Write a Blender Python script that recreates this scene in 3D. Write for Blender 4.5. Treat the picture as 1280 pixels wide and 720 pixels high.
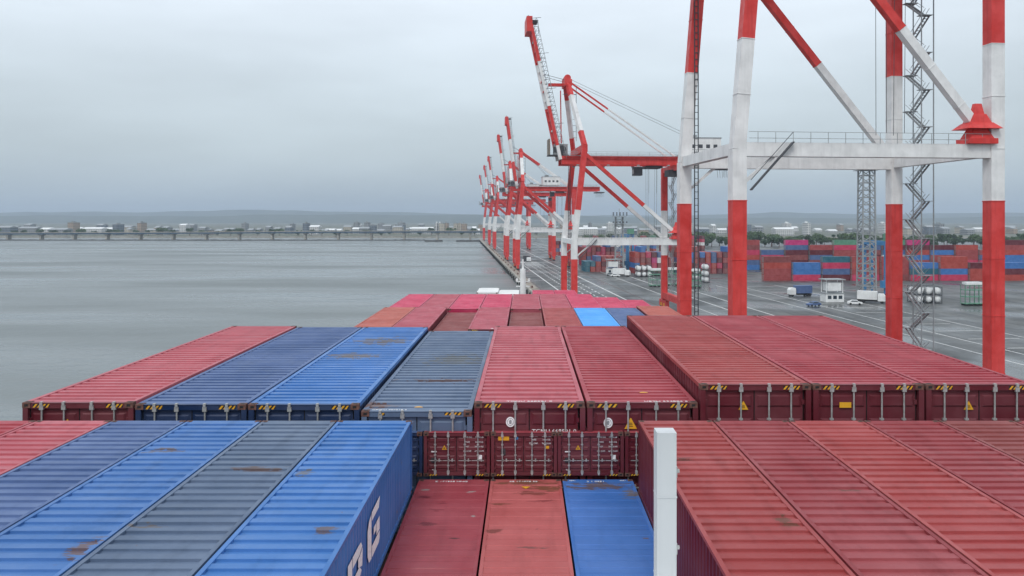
import bpy, math, random
from mathutils import Vector, Matrix
R = math.radians
random.seed(7)
for o in list(bpy.data.objects): bpy.data.objects.remove(o)
S = bpy.context.scene
C = S.collection

# ---------------------------------------------------------------- camera, world, sun, exposure
EYE = 29.0            # eye height above the water
F = 955.0
cam = bpy.data.cameras.new('camera'); co = bpy.data.objects.new('camera', cam); C.objects.link(co)
co.location = (0, 0, EYE); co.rotation_euler = (R(90), 0, 0)
cam.sensor_width = 36; cam.lens = F/1280*36
cam.shift_x = -16/1280; cam.shift_y = -86/1280
cam.clip_start = 0.1; cam.clip_end = 40000
S.camera = co

w = bpy.data.worlds.new('World'); S.world = w; w.use_nodes = True
nt = w.node_tree; N = nt.nodes; L = nt.links
bg = N['Background']; bg.inputs[1].default_value = 0.1
sky = N.new('ShaderNodeTexSky'); sky.sky_type = 'NISHITA'; sky.sun_disc = False
sky.sun_elevation = R(52); sky.sun_rotation = R(200); sky.dust_density = 4; sky.air_density = 1.5
tc = N.new('ShaderNodeTexCoord'); sp = N.new('ShaderNodeSeparateXYZ'); L.new(tc.outputs['Generated'], sp.inputs[0])
cr = N.new('ShaderNodeValToRGB'); L.new(sp.outputs[2], cr.inputs[0])
el = cr.color_ramp.elements
el[0].position = 0.0; el[0].color = (.33, .40, .46, 1)
el[1].position = 1.0; el[1].color = (.80, .87, .95, 1)
for p, c in ((.03, (.40, .475, .53)), (.08, (.47, .545, .59)), (.16, (.56, .635, .69)), (.28, (.72, .79, .865))):
    e = cr.color_ramp.elements.new(p); e.color = (*c, 1)
mp = N.new('ShaderNodeMapping'); mp.inputs['Scale'].default_value = (1.2, 1.2, 5); L.new(tc.outputs['Generated'], mp.inputs[0])
nz = N.new('ShaderNodeTexNoise'); nz.inputs['Scale'].default_value = 1.9; nz.inputs['Detail'].default_value = 8; L.new(mp.outputs[0], nz.inputs[0])
mr = N.new('ShaderNodeMapRange'); mr.inputs[1].default_value = .3; mr.inputs[2].default_value = .7; mr.inputs[3].default_value = 8.3; mr.inputs[4].default_value = 10.6; L.new(nz.outputs[0], mr.inputs[0])
vm = N.new('ShaderNodeVectorMath'); vm.operation = 'SCALE'; L.new(cr.outputs[0], vm.inputs[0]); L.new(mr.outputs[0], vm.inputs[3])
mx = N.new('ShaderNodeMix'); mx.data_type = 'RGBA'; mx.inputs[0].default_value = .9
L.new(sky.outputs[0], mx.inputs[6]); L.new(vm.outputs[0], mx.inputs[7]); L.new(mx.outputs[2], bg.inputs[0])

sl = bpy.data.lights.new('sun', 'SUN'); sl.energy = 0.9; sl.angle = R(18); sl.color = (1, .97, .93)
so = bpy.data.objects.new('sun', sl); C.objects.link(so)
az, elv = R(200), R(52)
d = Vector((math.sin(az)*math.cos(elv), math.cos(az)*math.cos(elv), math.sin(elv)))
so.rotation_euler = d.to_track_quat('Z', 'Y').to_euler(); so.location = (0, 0, 200)
S.view_settings.view_transform = 'Standard'; S.view_settings.look = 'None'
S.view_settings.gamma = 1; S.view_settings.exposure = 0.42
S.render.engine = 'CYCLES'
S.cycles.max_bounces = 5; S.cycles.volume_bounces = 0

def PX(px, D): return (px-656)/F*D
def PZ(py, D): return EYE-(py-274)/F*D

# ---------------------------------------------------------------- materials
def base_mat(name, rough=.5, metal=0, spec=.5):
    m = bpy.data.materials.new(name); m.use_nodes = True
    b = m.node_tree.nodes['Principled BSDF']
    b.inputs['Roughness'].default_value = rough; b.inputs['Metallic'].default_value = metal
    b.inputs['Specular IOR Level'].default_value = spec
    return m, m.node_tree, b
def flat(name, col, rough=.5, metal=0, var=.12, scale=2.0):
    m, t, b = base_mat(name, rough, metal)
    n = t.nodes.new('ShaderNodeTexNoise'); n.inputs['Scale'].default_value = scale; n.inputs['Detail'].default_value = 6
    c = t.nodes.new('ShaderNodeTexCoord'); t.links.new(c.outputs['Object'], n.inputs[0])
    r = t.nodes.new('ShaderNodeValToRGB'); t.links.new(n.outputs[0], r.inputs[0])
    r.color_ramp.elements[0].position = .3; r.color_ramp.elements[1].position = .7
    r.color_ramp.elements[0].color = (*[max(0, x*(1-var)) for x in col], 1)
    r.color_ramp.elements[1].color = (*[min(1, x*(1+var)) for x in col], 1)
    t.links.new(r.outputs[0], b.inputs['Base Color'])
    return m
def paint(name, col, rough=.42, stains=(), dirt=.35, rust=.5, chalk=.0, rs=(.16, .055, .03), streak=(2.2, .35, 2.2)):
    """weathered container paint: fading, run-off dirt, rust specks and stains with their own shape (cx, cy, rx, ry, colour, z-min)"""
    m, t, b = base_mat(name, rough, 0, .32)
    nn, ll = t.nodes, t.links
    c = nn.new('ShaderNodeTexCoord'); info = nn.new('ShaderNodeObjectInfo')
    off = nn.new('ShaderNodeVectorMath'); off.operation = 'ADD'
    rv = nn.new('ShaderNodeMath'); rv.operation = 'MULTIPLY'; rv.inputs[1].default_value = 57.0
    ll.new(info.outputs['Random'], rv.inputs[0]); ll.new(c.outputs['Object'], off.inputs[0]); ll.new(rv.outputs[0], off.inputs[1])
    def noise(scale, detail, stretch=(1, 1, 1), src=None, rough_=.55):
        mm = nn.new('ShaderNodeMapping'); mm.inputs['Scale'].default_value = stretch
        ll.new(src or off.outputs[0], mm.inputs[0])
        q = nn.new('ShaderNodeTexNoise'); q.inputs['Scale'].default_value = scale; q.inputs['Detail'].default_value = detail
        q.inputs['Roughness'].default_value = rough_
        ll.new(mm.outputs[0], q.inputs[0]); return q.outputs[0]
    def ramp(v, a, b_):
        q = nn.new('ShaderNodeMapRange'); q.inputs[1].default_value = a; q.inputs[2].default_value = b_; ll.new(v, q.inputs[0]); return q.outputs[0]
    def mix(f, a, bcol, fac=None):
        q = nn.new('ShaderNodeMix'); q.data_type = 'RGBA'
        if fac is not None:
            k = nn.new('ShaderNodeMath'); k.operation = 'MULTIPLY'; k.inputs[1].default_value = fac; ll.new(f, k.inputs[0]); f = k.outputs[0]
        ll.new(f, q.inputs[0])
        for s, v in ((6, a), (7, bcol)):
            if isinstance(v, tuple): q.inputs[s].default_value = (*v, 1)
            else: ll.new(v, q.inputs[s])
        return q.outputs[2]
    pale = tuple(min(1, x*1.15+.035) for x in col); dark = tuple(x*.62 for x in col)
    cl = mix(ramp(noise(.55, 5), .35, .68), col, pale)
    cl = mix(ramp(noise(1.6, 7, streak), .5, .78), cl, dark, dirt)
    cl = mix(ramp(noise(1.1, 8, (.5, 5, .5)), .55, .8), cl, tuple(x*.75+.02 for x in col), .5)
    if rust: cl = mix(ramp(noise(4.0, 10, (1.6, .7, 1), rough_=.75), .66, .73), cl, rs, rust)
    for (cx, cy, rx, ry, sc) in stains:
        v1 = nn.new('ShaderNodeVectorMath'); v1.operation = 'SUBTRACT'; v1.inputs[1].default_value = (cx, cy, 0); ll.new(c.outputs['Object'], v1.inputs[0])
        v2 = nn.new('ShaderNodeVectorMath'); v2.operation = 'MULTIPLY'; v2.inputs[1].default_value = (1/rx, 1/ry, 0); ll.new(v1.outputs[0], v2.inputs[0])
        v3 = nn.new('ShaderNodeVectorMath'); v3.operation = 'LENGTH'; ll.new(v2.outputs[0], v3.inputs[0])
        nz2 = noise(3.4, 9, (1.0, 3.2, 1), c.outputs['Object'], .72)
        k = nn.new('ShaderNodeMath'); k.operation = 'MULTIPLY_ADD'; k.inputs[1].default_value = 5.2; ll.new(nz2, k.inputs[0]); k.inputs[2].default_value = -2.35
        k2 = nn.new('ShaderNodeMath'); k2.operation = 'ADD'; ll.new(k.outputs[0], k2.inputs[0]); ll.new(v3.outputs['Value'], k2.inputs[1])
        cl = mix(ramp(k2.outputs[0], 1.0, .8), cl, sc, .85)
    ll.new(cl, b.inputs['Base Color'])
    rr = nn.new('ShaderNodeMapRange'); rr.inputs[1].default_value = .3; rr.inputs[2].default_value = .7
    rr.inputs[3].default_value = rough-.1; rr.inputs[4].default_value = rough+.16
    ll.new(noise(1.3, 6), rr.inputs[0]); ll.new(rr.outputs[0], b.inputs['Roughness'])
    bp = nn.new('ShaderNodeBump'); bp.inputs['Strength'].default_value = .25; bp.inputs['Distance'].default_value = .012
    ll.new(noise(3.0, 4), bp.inputs['Height'])
    b2 = nn.new('ShaderNodeBump'); b2.inputs['Strength'].default_value = .5; b2.inputs['Distance'].default_value = .05
    ll.new(noise(1.1, 2), b2.inputs['Height']); ll.new(bp.outputs[0], b2.inputs['Normal']); ll.new(b2.outputs[0], b.inputs['Normal'])
    return m

M = {}
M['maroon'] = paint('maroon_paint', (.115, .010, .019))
M['maroon_roof_glare'] = paint('maroon_roof_glare_paint', (.33, .044, .060), .5, dirt=.55, rust=.8)  # maroon lightened for roofs: sky glare off the wet tops is in the colour
M['rose_roof_glare'] = paint('rose_roof_glare_paint', (.41, .092, .115), .5, dirt=.5, rust=.7)  # paler pink roof tone over maroon walls, wet sky glare painted in
M['crimson'] = paint('crimson_paint', (.50, .032, .095), .45)
M['rose'] = paint('rose_paint', (.38, .070, .098), .5)
M['rust_red'] = paint('rust_red_paint', (.32, .052, .052), .5, dirt=.5, rust=.8)
M['brown'] = paint('brown_red_paint', (.22, .050, .048), .55)
M['salmon'] = paint('salmon_paint', (.40, .100, .075), .55)
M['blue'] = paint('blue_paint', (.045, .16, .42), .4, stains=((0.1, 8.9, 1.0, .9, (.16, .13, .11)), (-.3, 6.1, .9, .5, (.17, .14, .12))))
M['blue_plain'] = paint('blue_plain_paint', (.040, .15, .40), .42, rust=.8, dirt=.5, stains=((.4, 2.1, .25, .12, (.12, .08, .07)), (-.55, 4.4, .18, .2, (.14, .13, .12))))
M['blue_worn'] = paint('blue_worn_paint', (.045, .14, .36), .45, rust=.9, dirt=.5, stains=((-.3, 5.6, .45, .16, (.13, .09, .07)), (.6, 1.5, .15, .4, (.14, .08, .06))))
M['slate_plain'] = paint('slate_plain_paint', (.085, .125, .20), .47, rust=.9, dirt=.5, stains=((.2, 4.6, .5, .14, (.10, .06, .05)), (-.5, 2.2, .3, .1, (.12, .10, .09))))
M['deep_red'] = paint('deep_red_roof_paint', (.25, .035, .042), .5, rust=.9, dirt=.6, stains=((.3, 3.6, .35, .12, (.12, .05, .035)),))
M['dark_red'] = paint('dark_red_roof_paint', (.29, .045, .045), .52, rust=.9, dirt=.6, stains=((-.35, 5.1, .4, .1, (.13, .05, .04)), (.5, 2.4, .15, .3, (.14, .06, .04))))
M['slate'] = paint('slate_blue_paint', (.095, .140, .225), .45, stains=((.25, 3.3, 1.15, .30, (.10, .05, .04)), (.3, 6.4, 1.0, 1.2, (.13, .14, .15)), (-1.0, .6, .5, .35, (.15, .07, .045))), rust=.9)
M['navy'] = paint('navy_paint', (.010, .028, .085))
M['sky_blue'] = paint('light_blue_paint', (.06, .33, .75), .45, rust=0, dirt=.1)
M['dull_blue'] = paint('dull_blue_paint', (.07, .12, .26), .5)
M['low_red'] = paint('low_red_paint', (.29, .036, .050), .5, dirt=.5, rust=.8, stains=((.3, 4.6, .12, .05, (.06, .02, .02)), (.55, 5.6, .06, .05, (.3, .28, .26)), (-.55, 7.0, .10, .05, (.3, .28, .26)), (.4, 6.9, .12, .05, (.3, .25, .24)), (-.1, 6.3, .12, .13, (.17, .02, .03)), (-.2, 5.9, .16, .1, (.17, .02, .03)), (-.25, 5.2, .2, .12, (.15, .02, .03)), (-.5, 6.6, .15, .1, (.15, .02, .03))))
M['low_salmon'] = paint('low_salmon_paint', (.40, .080, .078), .5, dirt=.5, rust=.8, stains=((0, 7.45, .8, .16, (.15, .06, .03)), (.2, 5.0, .06, .05, (.03, .02, .02)), (-.55, 6.2, .25, .07, (.17, .05, .03)), (.1, 4.2, .3, .05, (.15, .06, .05)), (.45, 7.1, .5, .22, (.16, .065, .03)), (.1, 6.85, .5, .12, (.20, .045, .035)), (-.6, 4.9, .2, .15, (.17, .04, .03)), (.3, 6.4, .7, .06, (.22, .04, .04))))
M['low_blue'] = paint('low_blue_paint', (.040, .14, .42), .45, stains=((0, 7.25, .75, .28, (.12, .075, .05)), (.62, 6.8, .18, .3, (.15, .12, .10)), (.6, 4.6, .12, .06, (.15, .09, .07))), rust=.8)
M['white'] = paint('white_paint', (.72, .73, .72), .5, rust=.2, dirt=.15)
M['teal'] = paint('teal_paint', (.02, .12, .17))
M['green_paint'] = paint('green_paint', (.10, .26, .17))
M['magenta'] = paint('magenta_paint', (.50, .03, .17), .5)
M['orange'] = paint('orange_red_paint', (.38, .05, .035), .5)
M['steel'] = flat('galvanised_steel', (.42, .42, .41), .45, .3, .2, 12)
M['cast'] = flat('rusty_casting', (.14, .065, .05), .8, 0, .5, 9)
M['black'] = flat('black_rubber', (.015, .014, .015), .7)
M['yellow'] = flat('yellow_paint', (.75, .38, .02), .5)
M['letters'] = flat('white_lettering', (.85, .85, .85), .6, 0, .15, 20)
M['grey_plate'] = flat('grey_plate', (.05, .045, .05), .7)
M['crane_red'] = paint('crane_red_paint', (.60, .035, .030), .45, dirt=.5, rust=.35, streak=(1.3, 1.3, .12))
M['crane_white'] = paint('crane_white_paint', (.72, .72, .71), .5, dirt=.3, rust=.5, streak=(1.3, 1.3, .12))
M['dark_steel'] = flat('dark_steel', (.06, .065, .075), .6)
M['grey_steel'] = flat('grey_steel', (.30, .32, .33), .55)
M['glass'] = flat('cab_glass', (.03, .045, .06), .1)
M['concrete'] = flat('pale_concrete', (.34, .32, .28), .85, 0, .25, .25)
M['blue_steel'] = flat('blue_crane_paint', (.05, .22, .45), .5)
M['line'] = flat('road_line_paint', (.70, .70, .68), .8, 0, .25, 1.5)
M['hull'] = flat('hull_paint', (.16, .03, .03), .6)
M['deck'] = flat('deck_paint', (.09, .05, .045), .8)

def tag(o, label=None, cat=None, group=None, kind=None):
    if label: o['label'] = label
    if cat: o['category'] = cat
    if group: o['group'] = group
    if kind: o['kind'] = kind
    return o
class MB:
    def __init__(s): s.v = []; s.f = []; s.m = []
    def quad(s, pts, m=0):
        i = len(s.v); s.v += [tuple(p) for p in pts]; s.f.append(tuple(range(i, i+len(pts)))); s.m.append(m)
    def box(s, x0, x1, y0, y1, z0, z1, m=0):
        i = len(s.v)
        s.v += [(x0,y0,z0),(x1,y0,z0),(x1,y1,z0),(x0,y1,z0),(x0,y0,z1),(x1,y0,z1),(x1,y1,z1),(x0,y1,z1)]
        for f in ((0,3,2,1),(4,5,6,7),(0,1,5,4),(1,2,6,5),(2,3,7,6),(3,0,4,7)):
            s.f.append(tuple(i+k for k in f)); s.m.append(m)
    def beam(s, p0, p1, w, h=None, m=0, up=(0, 0, 1)):
        h = h or w
        p0 = Vector(p0); p1 = Vector(p1); d = (p1-p0).normalized()
        u = Vector(up)
        if abs(d.dot(u)) > .95: u = Vector((0, 1, 0))
        a = d.cross(u).normalized(); b = a.cross(d).normalized()
        i = len(s.v)
        for p in (p0, p1):
            for sa, sb in ((-1,-1),(1,-1),(1,1),(-1,1)): s.v.append(tuple(p+a*sa*w/2+b*sb*h/2))
        for f in ((0,1,2,3),(7,6,5,4),(0,4,5,1),(1,5,6,2),(2,6,7,3),(3,7,4,0)):
            s.f.append(tuple(i+k for k in f)); s.m.append(m)
    def tube(s, p0, p1, r0, r1=None, n=10, m=0, caps=True):
        r1 = r0 if r1 is None else r1
        p0 = Vector(p0); p1 = Vector(p1); d = (p1-p0).normalized()
        u = Vector((0, 0, 1)) if abs(d.z) < .95 else Vector((0, 1, 0))
        a = d.cross(u).normalized(); b = a.cross(d)
        i = len(s.v)
        for p, r in ((p0, r0), (p1, r1)):
            for k in range(n):
                t = 2*math.pi*k/n; s.v.append(tuple(p+a*math.cos(t)*r+b*math.sin(t)*r))
        for k in range(n):
            s.f.append((i+k, i+(k+1)%n, i+n+(k+1)%n, i+n+k)); s.m.append(m)
        if caps:
            s.f.append(tuple(i+k for k in reversed(range(n)))); s.m.append(m)
            s.f.append(tuple(i+n+k for k in range(n))); s.m.append(m)
    def bands(s, p0, p1, w, h, cuts):
        """a beam painted in bands: cuts = [(fraction, material index), ...] last fraction 1"""
        p0 = Vector(p0); p1 = Vector(p1); a = 0
        for fr, m in cuts:
            s.beam(p0.lerp(p1, a), p0.lerp(p1, fr), w, h, m)
            ln = (p1-p0).length; n = max(1, round(ln*(fr-a)/6.5)); e = .09/ln
            if w > .6:
                for k in range(1, n+1):          # plate seams / flanges
                    q = a+(fr-a)*k/n
                    if q+e < 1: s.beam(p0.lerp(p1, q-e), p0.lerp(p1, q-e*.1), w+.1, h+.1, m)
            a = fr
    def build(s, name, mats, parent=None, loc=(0, 0, 0), rot=None, smooth=False):
        me = bpy.data.meshes.new(name); me.from_pydata(s.v, [], s.f)
        if not isinstance(mats, (list, tuple)): mats = [mats]
        for q in mats: me.materials.append(q)
        me.polygons.foreach_set('material_index', s.m)
        if smooth: me.polygons.foreach_set('use_smooth', [True]*len(s.f))
        me.update()
        o = bpy.data.objects.new(name, me); C.objects.link(o); o.parent = parent; o.location = loc
        if rot: o.rotation_euler = rot
        return o
def empty(name, loc, rz=0):
    o = bpy.data.objects.new(name, None); C.objects.link(o); o.location = loc; o.rotation_euler = (0, 0, rz); o.empty_display_size = .5
    return o
kids = {}
def copy_tree(o, parent=None):
    c = o.copy(); C.objects.link(c); c.parent = parent
    for ch in [x for x in bpy.data.objects if x.parent == o]: copy_tree(ch, c)
    return c
def text(s, size, parent, loc, rot=(0, 0, 0), mat='letters', bold=.0, sx=1, name='marking', align='CENTER', ext=.002):
    cu = bpy.data.curves.new('t', 'FONT'); cu.body = s; cu.size = size; cu.align_x = align; cu.offset = bold; cu.extrude = ext; cu.resolution_u = 3
    t = bpy.data.objects.new('t', cu); C.objects.link(t)
    dg = bpy.context.evaluated_depsgraph_get(); dg.update()
    me = bpy.data.meshes.new_from_object(t.evaluated_get(dg)); bpy.data.objects.remove(t)
    me.materials.clear(); me.materials.append(M[mat])
    o = bpy.data.objects.new(name, me); C.objects.link(o); o.parent = parent; o.location = loc; o.rotation_euler = rot; o.scale = (sx, 1, 1)
    return o

# ---------------------------------------------------------------- the setting: water, ship, quay, far shore
TH = math.atan(.0857)
def Q(s, t, z=2.5):     # quay frame: s metres along the quay, t metres in from its edge
    return (26.2 - math.sin(TH)*s + math.cos(TH)*t, math.cos(TH)*s + math.sin(TH)*t, z)
def water_mat():
    m, t, b = base_mat('grey_harbour_water', .16)
    nn, ll = t.nodes, t.links
    b.inputs['Base Color'].default_value = (.155, .175, .175, 1); b.inputs['IOR'].default_value = 1.33
    c = nn.new('ShaderNodeTexCoord')
    prev = None
    for sc, stretch, st, dist in ((.30, (1, 1.0, 1), .55, .35), (.05, (.6, 1.6, 1), .6, 1.6), (1.6, (1, 1, 1), .35, .06)):
        mm = nn.new('ShaderNodeMapping'); mm.inputs['Scale'].default_value = stretch; ll.new(c.outputs['Object'], mm.inputs[0])
        q = nn.new('ShaderNodeTexNoise'); q.inputs['Scale'].default_value = sc; q.inputs['Detail'].default_value = 6; ll.new(mm.outputs[0], q.inputs[0])
        bp = nn.new('ShaderNodeBump'); bp.inputs['Strength'].default_value = st; bp.inputs['Distance'].default_value = dist
        ll.new(q.outputs[0], bp.inputs['Height'])
        if prev: ll.new(prev.outputs[0], bp.inputs['Normal'])
        prev = bp
    ll.new(prev.outputs[0], b.inputs['Normal'])
    mm = nn.new('ShaderNodeMapping'); mm.inputs['Scale'].default_value = (.25, 1, 1); ll.new(c.outputs['Object'], mm.inputs[0])
    q = nn.new('ShaderNodeTexNoise'); q.inputs['Scale'].default_value = .02; q.inputs['Detail'].default_value = 5; ll.new(mm.outputs[0], q.inputs[0])
    r = nn.new('ShaderNodeMapRange'); r.inputs[1].default_value = .35; r.inputs[2].default_value = .65; r.inputs[3].default_value = .14; r.inputs[4].default_value = .50
    ll.new(q.outputs[0], r.inputs[0]); ll.new(r.outputs[0], b.inputs['Roughness'])
    return m
mb = MB(); mb.quad([(-14000, -600, 0), (14000, -600, 0), (14000, 16000, 0), (-14000, 16000, 0)])
tag(mb.build('water', water_mat()), kind='structure')

def asphalt():
    m, t, b = base_mat('wet_asphalt', .55)
    nn, ll = t.nodes, t.links
    c = nn.new('ShaderNodeTexCoord')
    mm = nn.new('ShaderNodeMapping'); mm.inputs['Rotation'].default_value = (0, 0, -TH); mm.inputs['Scale'].default_value = (1, .12, 1); ll.new(c.outputs['Object'], mm.inputs[0])
    q = nn.new('ShaderNodeTexNoise'); q.inputs['Scale'].default_value = .28; q.inputs['Detail'].default_value = 8; ll.new(mm.outputs[0], q.inputs[0])
    r = nn.new('ShaderNodeValToRGB'); ll.new(q.outputs[0], r.inputs[0])
    r.color_ramp.elements[0].position = .3; r.color_ramp.elements[0].color = (.040, .044, .046, 1)
    r.color_ramp.elements[1].position = .72; r.color_ramp.elements[1].color = (.105, .108, .102, 1)
    q2 = nn.new('ShaderNodeTexNoise'); q2.inputs['Scale'].default_value = .05; q2.inputs['Detail'].default_value = 5; ll.new(c.outputs['Object'], q2.inputs[0])
    mx_ = nn.new('ShaderNodeMix'); mx_.data_type = 'RGBA'; mx_.blend_type = 'MULTIPLY'; mx_.inputs[0].default_value = .6
    ll.new(r.outputs[0], mx_.inputs[6]); ll.new(q2.outputs[0], mx_.inputs[7]); 
    q3 = nn.new('ShaderNodeTexNoise'); q3.inputs['Scale'].default_value = .22; q3.inputs['Detail'].default_value = 9; q3.inputs['Roughness'].default_value = .7; ll.new(c.outputs['Object'], q3.inputs[0])
    m3 = nn.new('ShaderNodeMapRange'); m3.inputs[1].default_value = .52; m3.inputs[2].default_value = .66; ll.new(q3.outputs[0], m3.inputs[0])
    x3 = nn.new('ShaderNodeMix'); x3.data_type = 'RGBA'; ll.new(m3.outputs[0], x3.inputs[0]); ll.new(mx_.outputs[2], x3.inputs[6]); x3.inputs[7].default_value = (.018, .019, .020, 1)
    t4 = nn.new('ShaderNodeMapping'); t4.inputs['Rotation'].default_value = (0, 0, -TH); t4.inputs['Scale'].default_value = (1, .006, 1); ll.new(c.outputs['Object'], t4.inputs[0])
    q4 = nn.new('ShaderNodeTexNoise'); q4.inputs['Scale'].default_value = .9; q4.inputs['Detail'].default_value = 4; ll.new(t4.outputs[0], q4.inputs[0])
    m4 = nn.new('ShaderNodeMapRange'); m4.inputs[1].default_value = .56; m4.inputs[2].default_value = .66; m4.inputs[4].default_value = .6; ll.new(q4.outputs[0], m4.inputs[0])
    x4 = nn.new('ShaderNodeMix'); x4.data_type = 'RGBA'; ll.new(m4.outputs[0], x4.inputs[0]); ll.new(x3.outputs[2], x4.inputs[6]); x4.inputs[7].default_value = (.02, .021, .022, 1)
    mx_ = x4
    g = nn.new('ShaderNodeGamma'); g.inputs[1].default_value = .8; ll.new(mx_.outputs[2], g.inputs[0])
    ll.new(g.outputs[0], b.inputs['Base Color'])
    rr = nn.new('ShaderNodeMapRange'); rr.inputs[1].default_value = .35; rr.inputs[2].default_value = .65; rr.inputs[3].default_value = .18; rr.inputs[4].default_value = .8
    ll.new(q2.outputs[0], rr.inputs[0]); ll.new(rr.outputs[0], b.inputs['Roughness'])
    return m
M['asphalt'] = asphalt()
mb = MB()
a, b_, c_, d_ = Q(-120, 0), Q(1020, 0), Q(1020, 2600), Q(-120, 2600)
for (p, q) in ((a, b_), (b_, c_), (c_, d_), (d_, a)):
    mb.quad([(p[0], p[1], -2), (q[0], q[1], -2), (q[0], q[1], 2.5), (p[0], p[1], 2.5)], 1)
mb.quad([a, d_, c_, b_], 0)
tag(mb.build('quay', [M['asphalt'], M['concrete']]), kind='structure')
def strip(mb, s0, s1, t0, t1, z, m=0): mb.quad([Q(s0, t0, z), Q(s0, t1, z), Q(s1, t1, z), Q(s1, t0, z)], m)
M['tan'] = flat('stained_apron_concrete', (.26, .22, .18), .8, 0, .45, .35)
mb = MB(); strip(mb, -120, 1020, 1.0, 3.9, 2.504); tag(mb.build('pavement', M['tan']), kind='structure')
mb = MB()
for s in range(-120, 1020, 10):
    for (p, q) in ((0, 1),):
        A, B, C2, D2 = Q(s, 0, 2.5), Q(s, .8, 2.5), Q(s+9.6, .8, 2.5), Q(s+9.6, 0, 2.5)
        i = len(mb.v)
        for z in (2.502, 2.75):
            for P in (A, B, C2, D2): mb.v.append((P[0], P[1], z))
        for f in ((4,5,6,7),(0,1,5,4),(1,2,6,5),(2,3,7,6),(3,0,4,7)):
            mb.f.append(tuple(i+k for k in f)); mb.m.append(0)
tag(mb.build('kerb', M['concrete']), kind='structure')
mb = MB()
strip(mb, -100, 1010, 10.5, 10.95, 2.508); strip(mb, -100, 1010, 28.3, 28.8, 2.508)
strip(mb, -100, 1010, 52, 52.4, 2.508); strip(mb, -100, 1010, 60, 60.4, 2.508); strip(mb, -100, 700, 44.5, 44.8, 2.508)
for t in (76, 84, 100): strip(mb, 120, 300, t, t+.3, 2.508)
for s in range(150, 300, 12): strip(mb, s, s+.3, 86, 98, 2.508)
for t in (14.5, 17.5, 20.5, 23.5):
    for s in range(180, 460, 7): strip(mb, s, s+3.6, t, t+.45, 2.508)
for s in (300, 420, 560): strip(mb, s, s+.5, 11, 28, 2.512)
for k in range(12): strip(mb, 430+k*4, 431.5+k*4, 12, 22, 2.508)
tag(mb.build('road_marking', M['line']), kind='structure')
mb = MB()
for t in (4.35, 4.65, 34.35, 34.65): strip(mb, -120, 1015, t-.06, t+.06, 2.510)
tag(mb.build('crane_rail', M['cast']), kind='structure')

# far shore and hills
def ground_mat(name, c1, c2, sc):
    m, t, b = base_mat(name, .9)
    n = t.nodes.new('ShaderNodeTexNoise'); n.inputs['Scale'].default_value = sc; n.inputs['Detail'].default_value = 6
    c = t.nodes.new('ShaderNodeTexCoord'); t.links.new(c.outputs['Object'], n.inputs[0])
    r = t.nodes.new('ShaderNodeValToRGB'); t.links.new(n.outputs[0], r.inputs[0]); r.color_ramp.elements[0].color = (*c1, 1); r.color_ramp.elements[1].color = (*c2, 1)
    r.color_ramp.elements[0].position = .35; r.color_ramp.elements[1].position = .65
    t.links.new(r.outputs[0], b.inputs['Base Color']); return m
mb = MB()
SH = []
x = -3500
rs = random.Random(3)
while x < 4200:
    SH.append((x, 1180 + rs.uniform(-14, 14) + (0 if x < 200 else -20))); x += 90
for (p, q) in zip(SH, SH[1:]):
    mb.quad([(p[0], p[1], -1), (q[0], q[1], -1), (q[0], q[1], 2.4), (p[0], p[1], 2.4)], 1)
    mb.quad([(p[0], p[1], 2.4), (q[0], q[1], 2.4), (q[0], 12000, 2.4), (p[0], 12000, 2.4)], 0)
tag(mb.build('ground', [ground_mat('far_shore_ground', (.07, .09, .05), (.17, .16, .14), .02), M['concrete']]), kind='structure')
def ridge(Y, base, amp, seed, name, mat):
    r_ = random.Random(seed); mb = MB(); xs = [-9500+i*190 for i in range(101)]
    ph = [r_.uniform(0, 6.28) for _ in range(8)]
    def h(x): return max(4, base + amp*(.5*math.sin(x/1700+ph[0])+.3*math.sin(x/760+ph[1])+.16*math.sin(x/310+ph[2])+.08*math.sin(x/130+ph[3])))
    rows = [(-700, 0), (-420, .42), (-180, .8), (0, 1), (500, .7), (1100, 0)]
    for j, (dy, k) in enumerate(rows):
        for x in xs: mb.v.append((x, Y+dy+r_.uniform(-30, 30), h(x)*k*(1+r_.uniform(-.05, .05)) if k else 0))
    n = len(xs)
    for j in range(len(rows)-1):
        for i in range(n-1):
            mb.f.append((j*n+i, j*n+i+1, (j+1)*n+i+1, (j+1)*n+i)); mb.m.append(0)
    tag(mb.build(name, mat, smooth=True), kind='structure')
hm = ground_mat('wooded_hill', (.035, .055, .035), (.07, .085, .055), .006)
ridge(8200, 95, 50, 5, 'hills', hm); ridge(6000, 52, 22, 9, 'hills', hm)

# ship hull, deck and hatch covers
mb = MB()
outl = [(-11.9, -25), (-11.9, 78), (-10.6, 88), (-7.5, 98), (-3.5, 106), (0, 110), (3.7, 106), (7.7, 98), (10.8, 88), (12.1, 78), (12.1, -25)]
for (p, q) in zip(outl, outl[1:]+outl[:1]):
    mb.quad([(p[0]*.97, p[1]-(2 if p[1] > 80 else 0), -3), (q[0]*.97, q[1]-(2 if q[1] > 80 else 0), -3), (q[0], q[1], 16.6), (p[0], p[1], 16.6)], 0)
mb.quad([(p[0], p[1], 16.6) for p in reversed(outl)], 1)
tag(mb.build('ship_hull', [M['hull'], M['deck']]), 'dark red hull and deck of the ship under all the containers', 'ship')
def hatch(y0, y1, z1, lab):
    mb = MB()
    for x in (-11.0, -3.6, 3.95):
        mb.box(x, x+7.2, y0, y1, 16.605, z1)
    for x in (-9, -5.5, -1.5, 1.5, 5.5, 9): mb.box(x, x+.2, y0+.1, y1-.1, z1, z1+.015)
    tag(mb.build('hatch_cover', M['deck']), lab, 'hatch cover')
hatch(16.9, 29.1, EYE-6.975, 'steel hatch cover under the blue and maroon near container row')
hatch(8.2, 16.8, EYE-7.34, 'steel hatch cover under the low red, salmon and blue containers')
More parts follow.
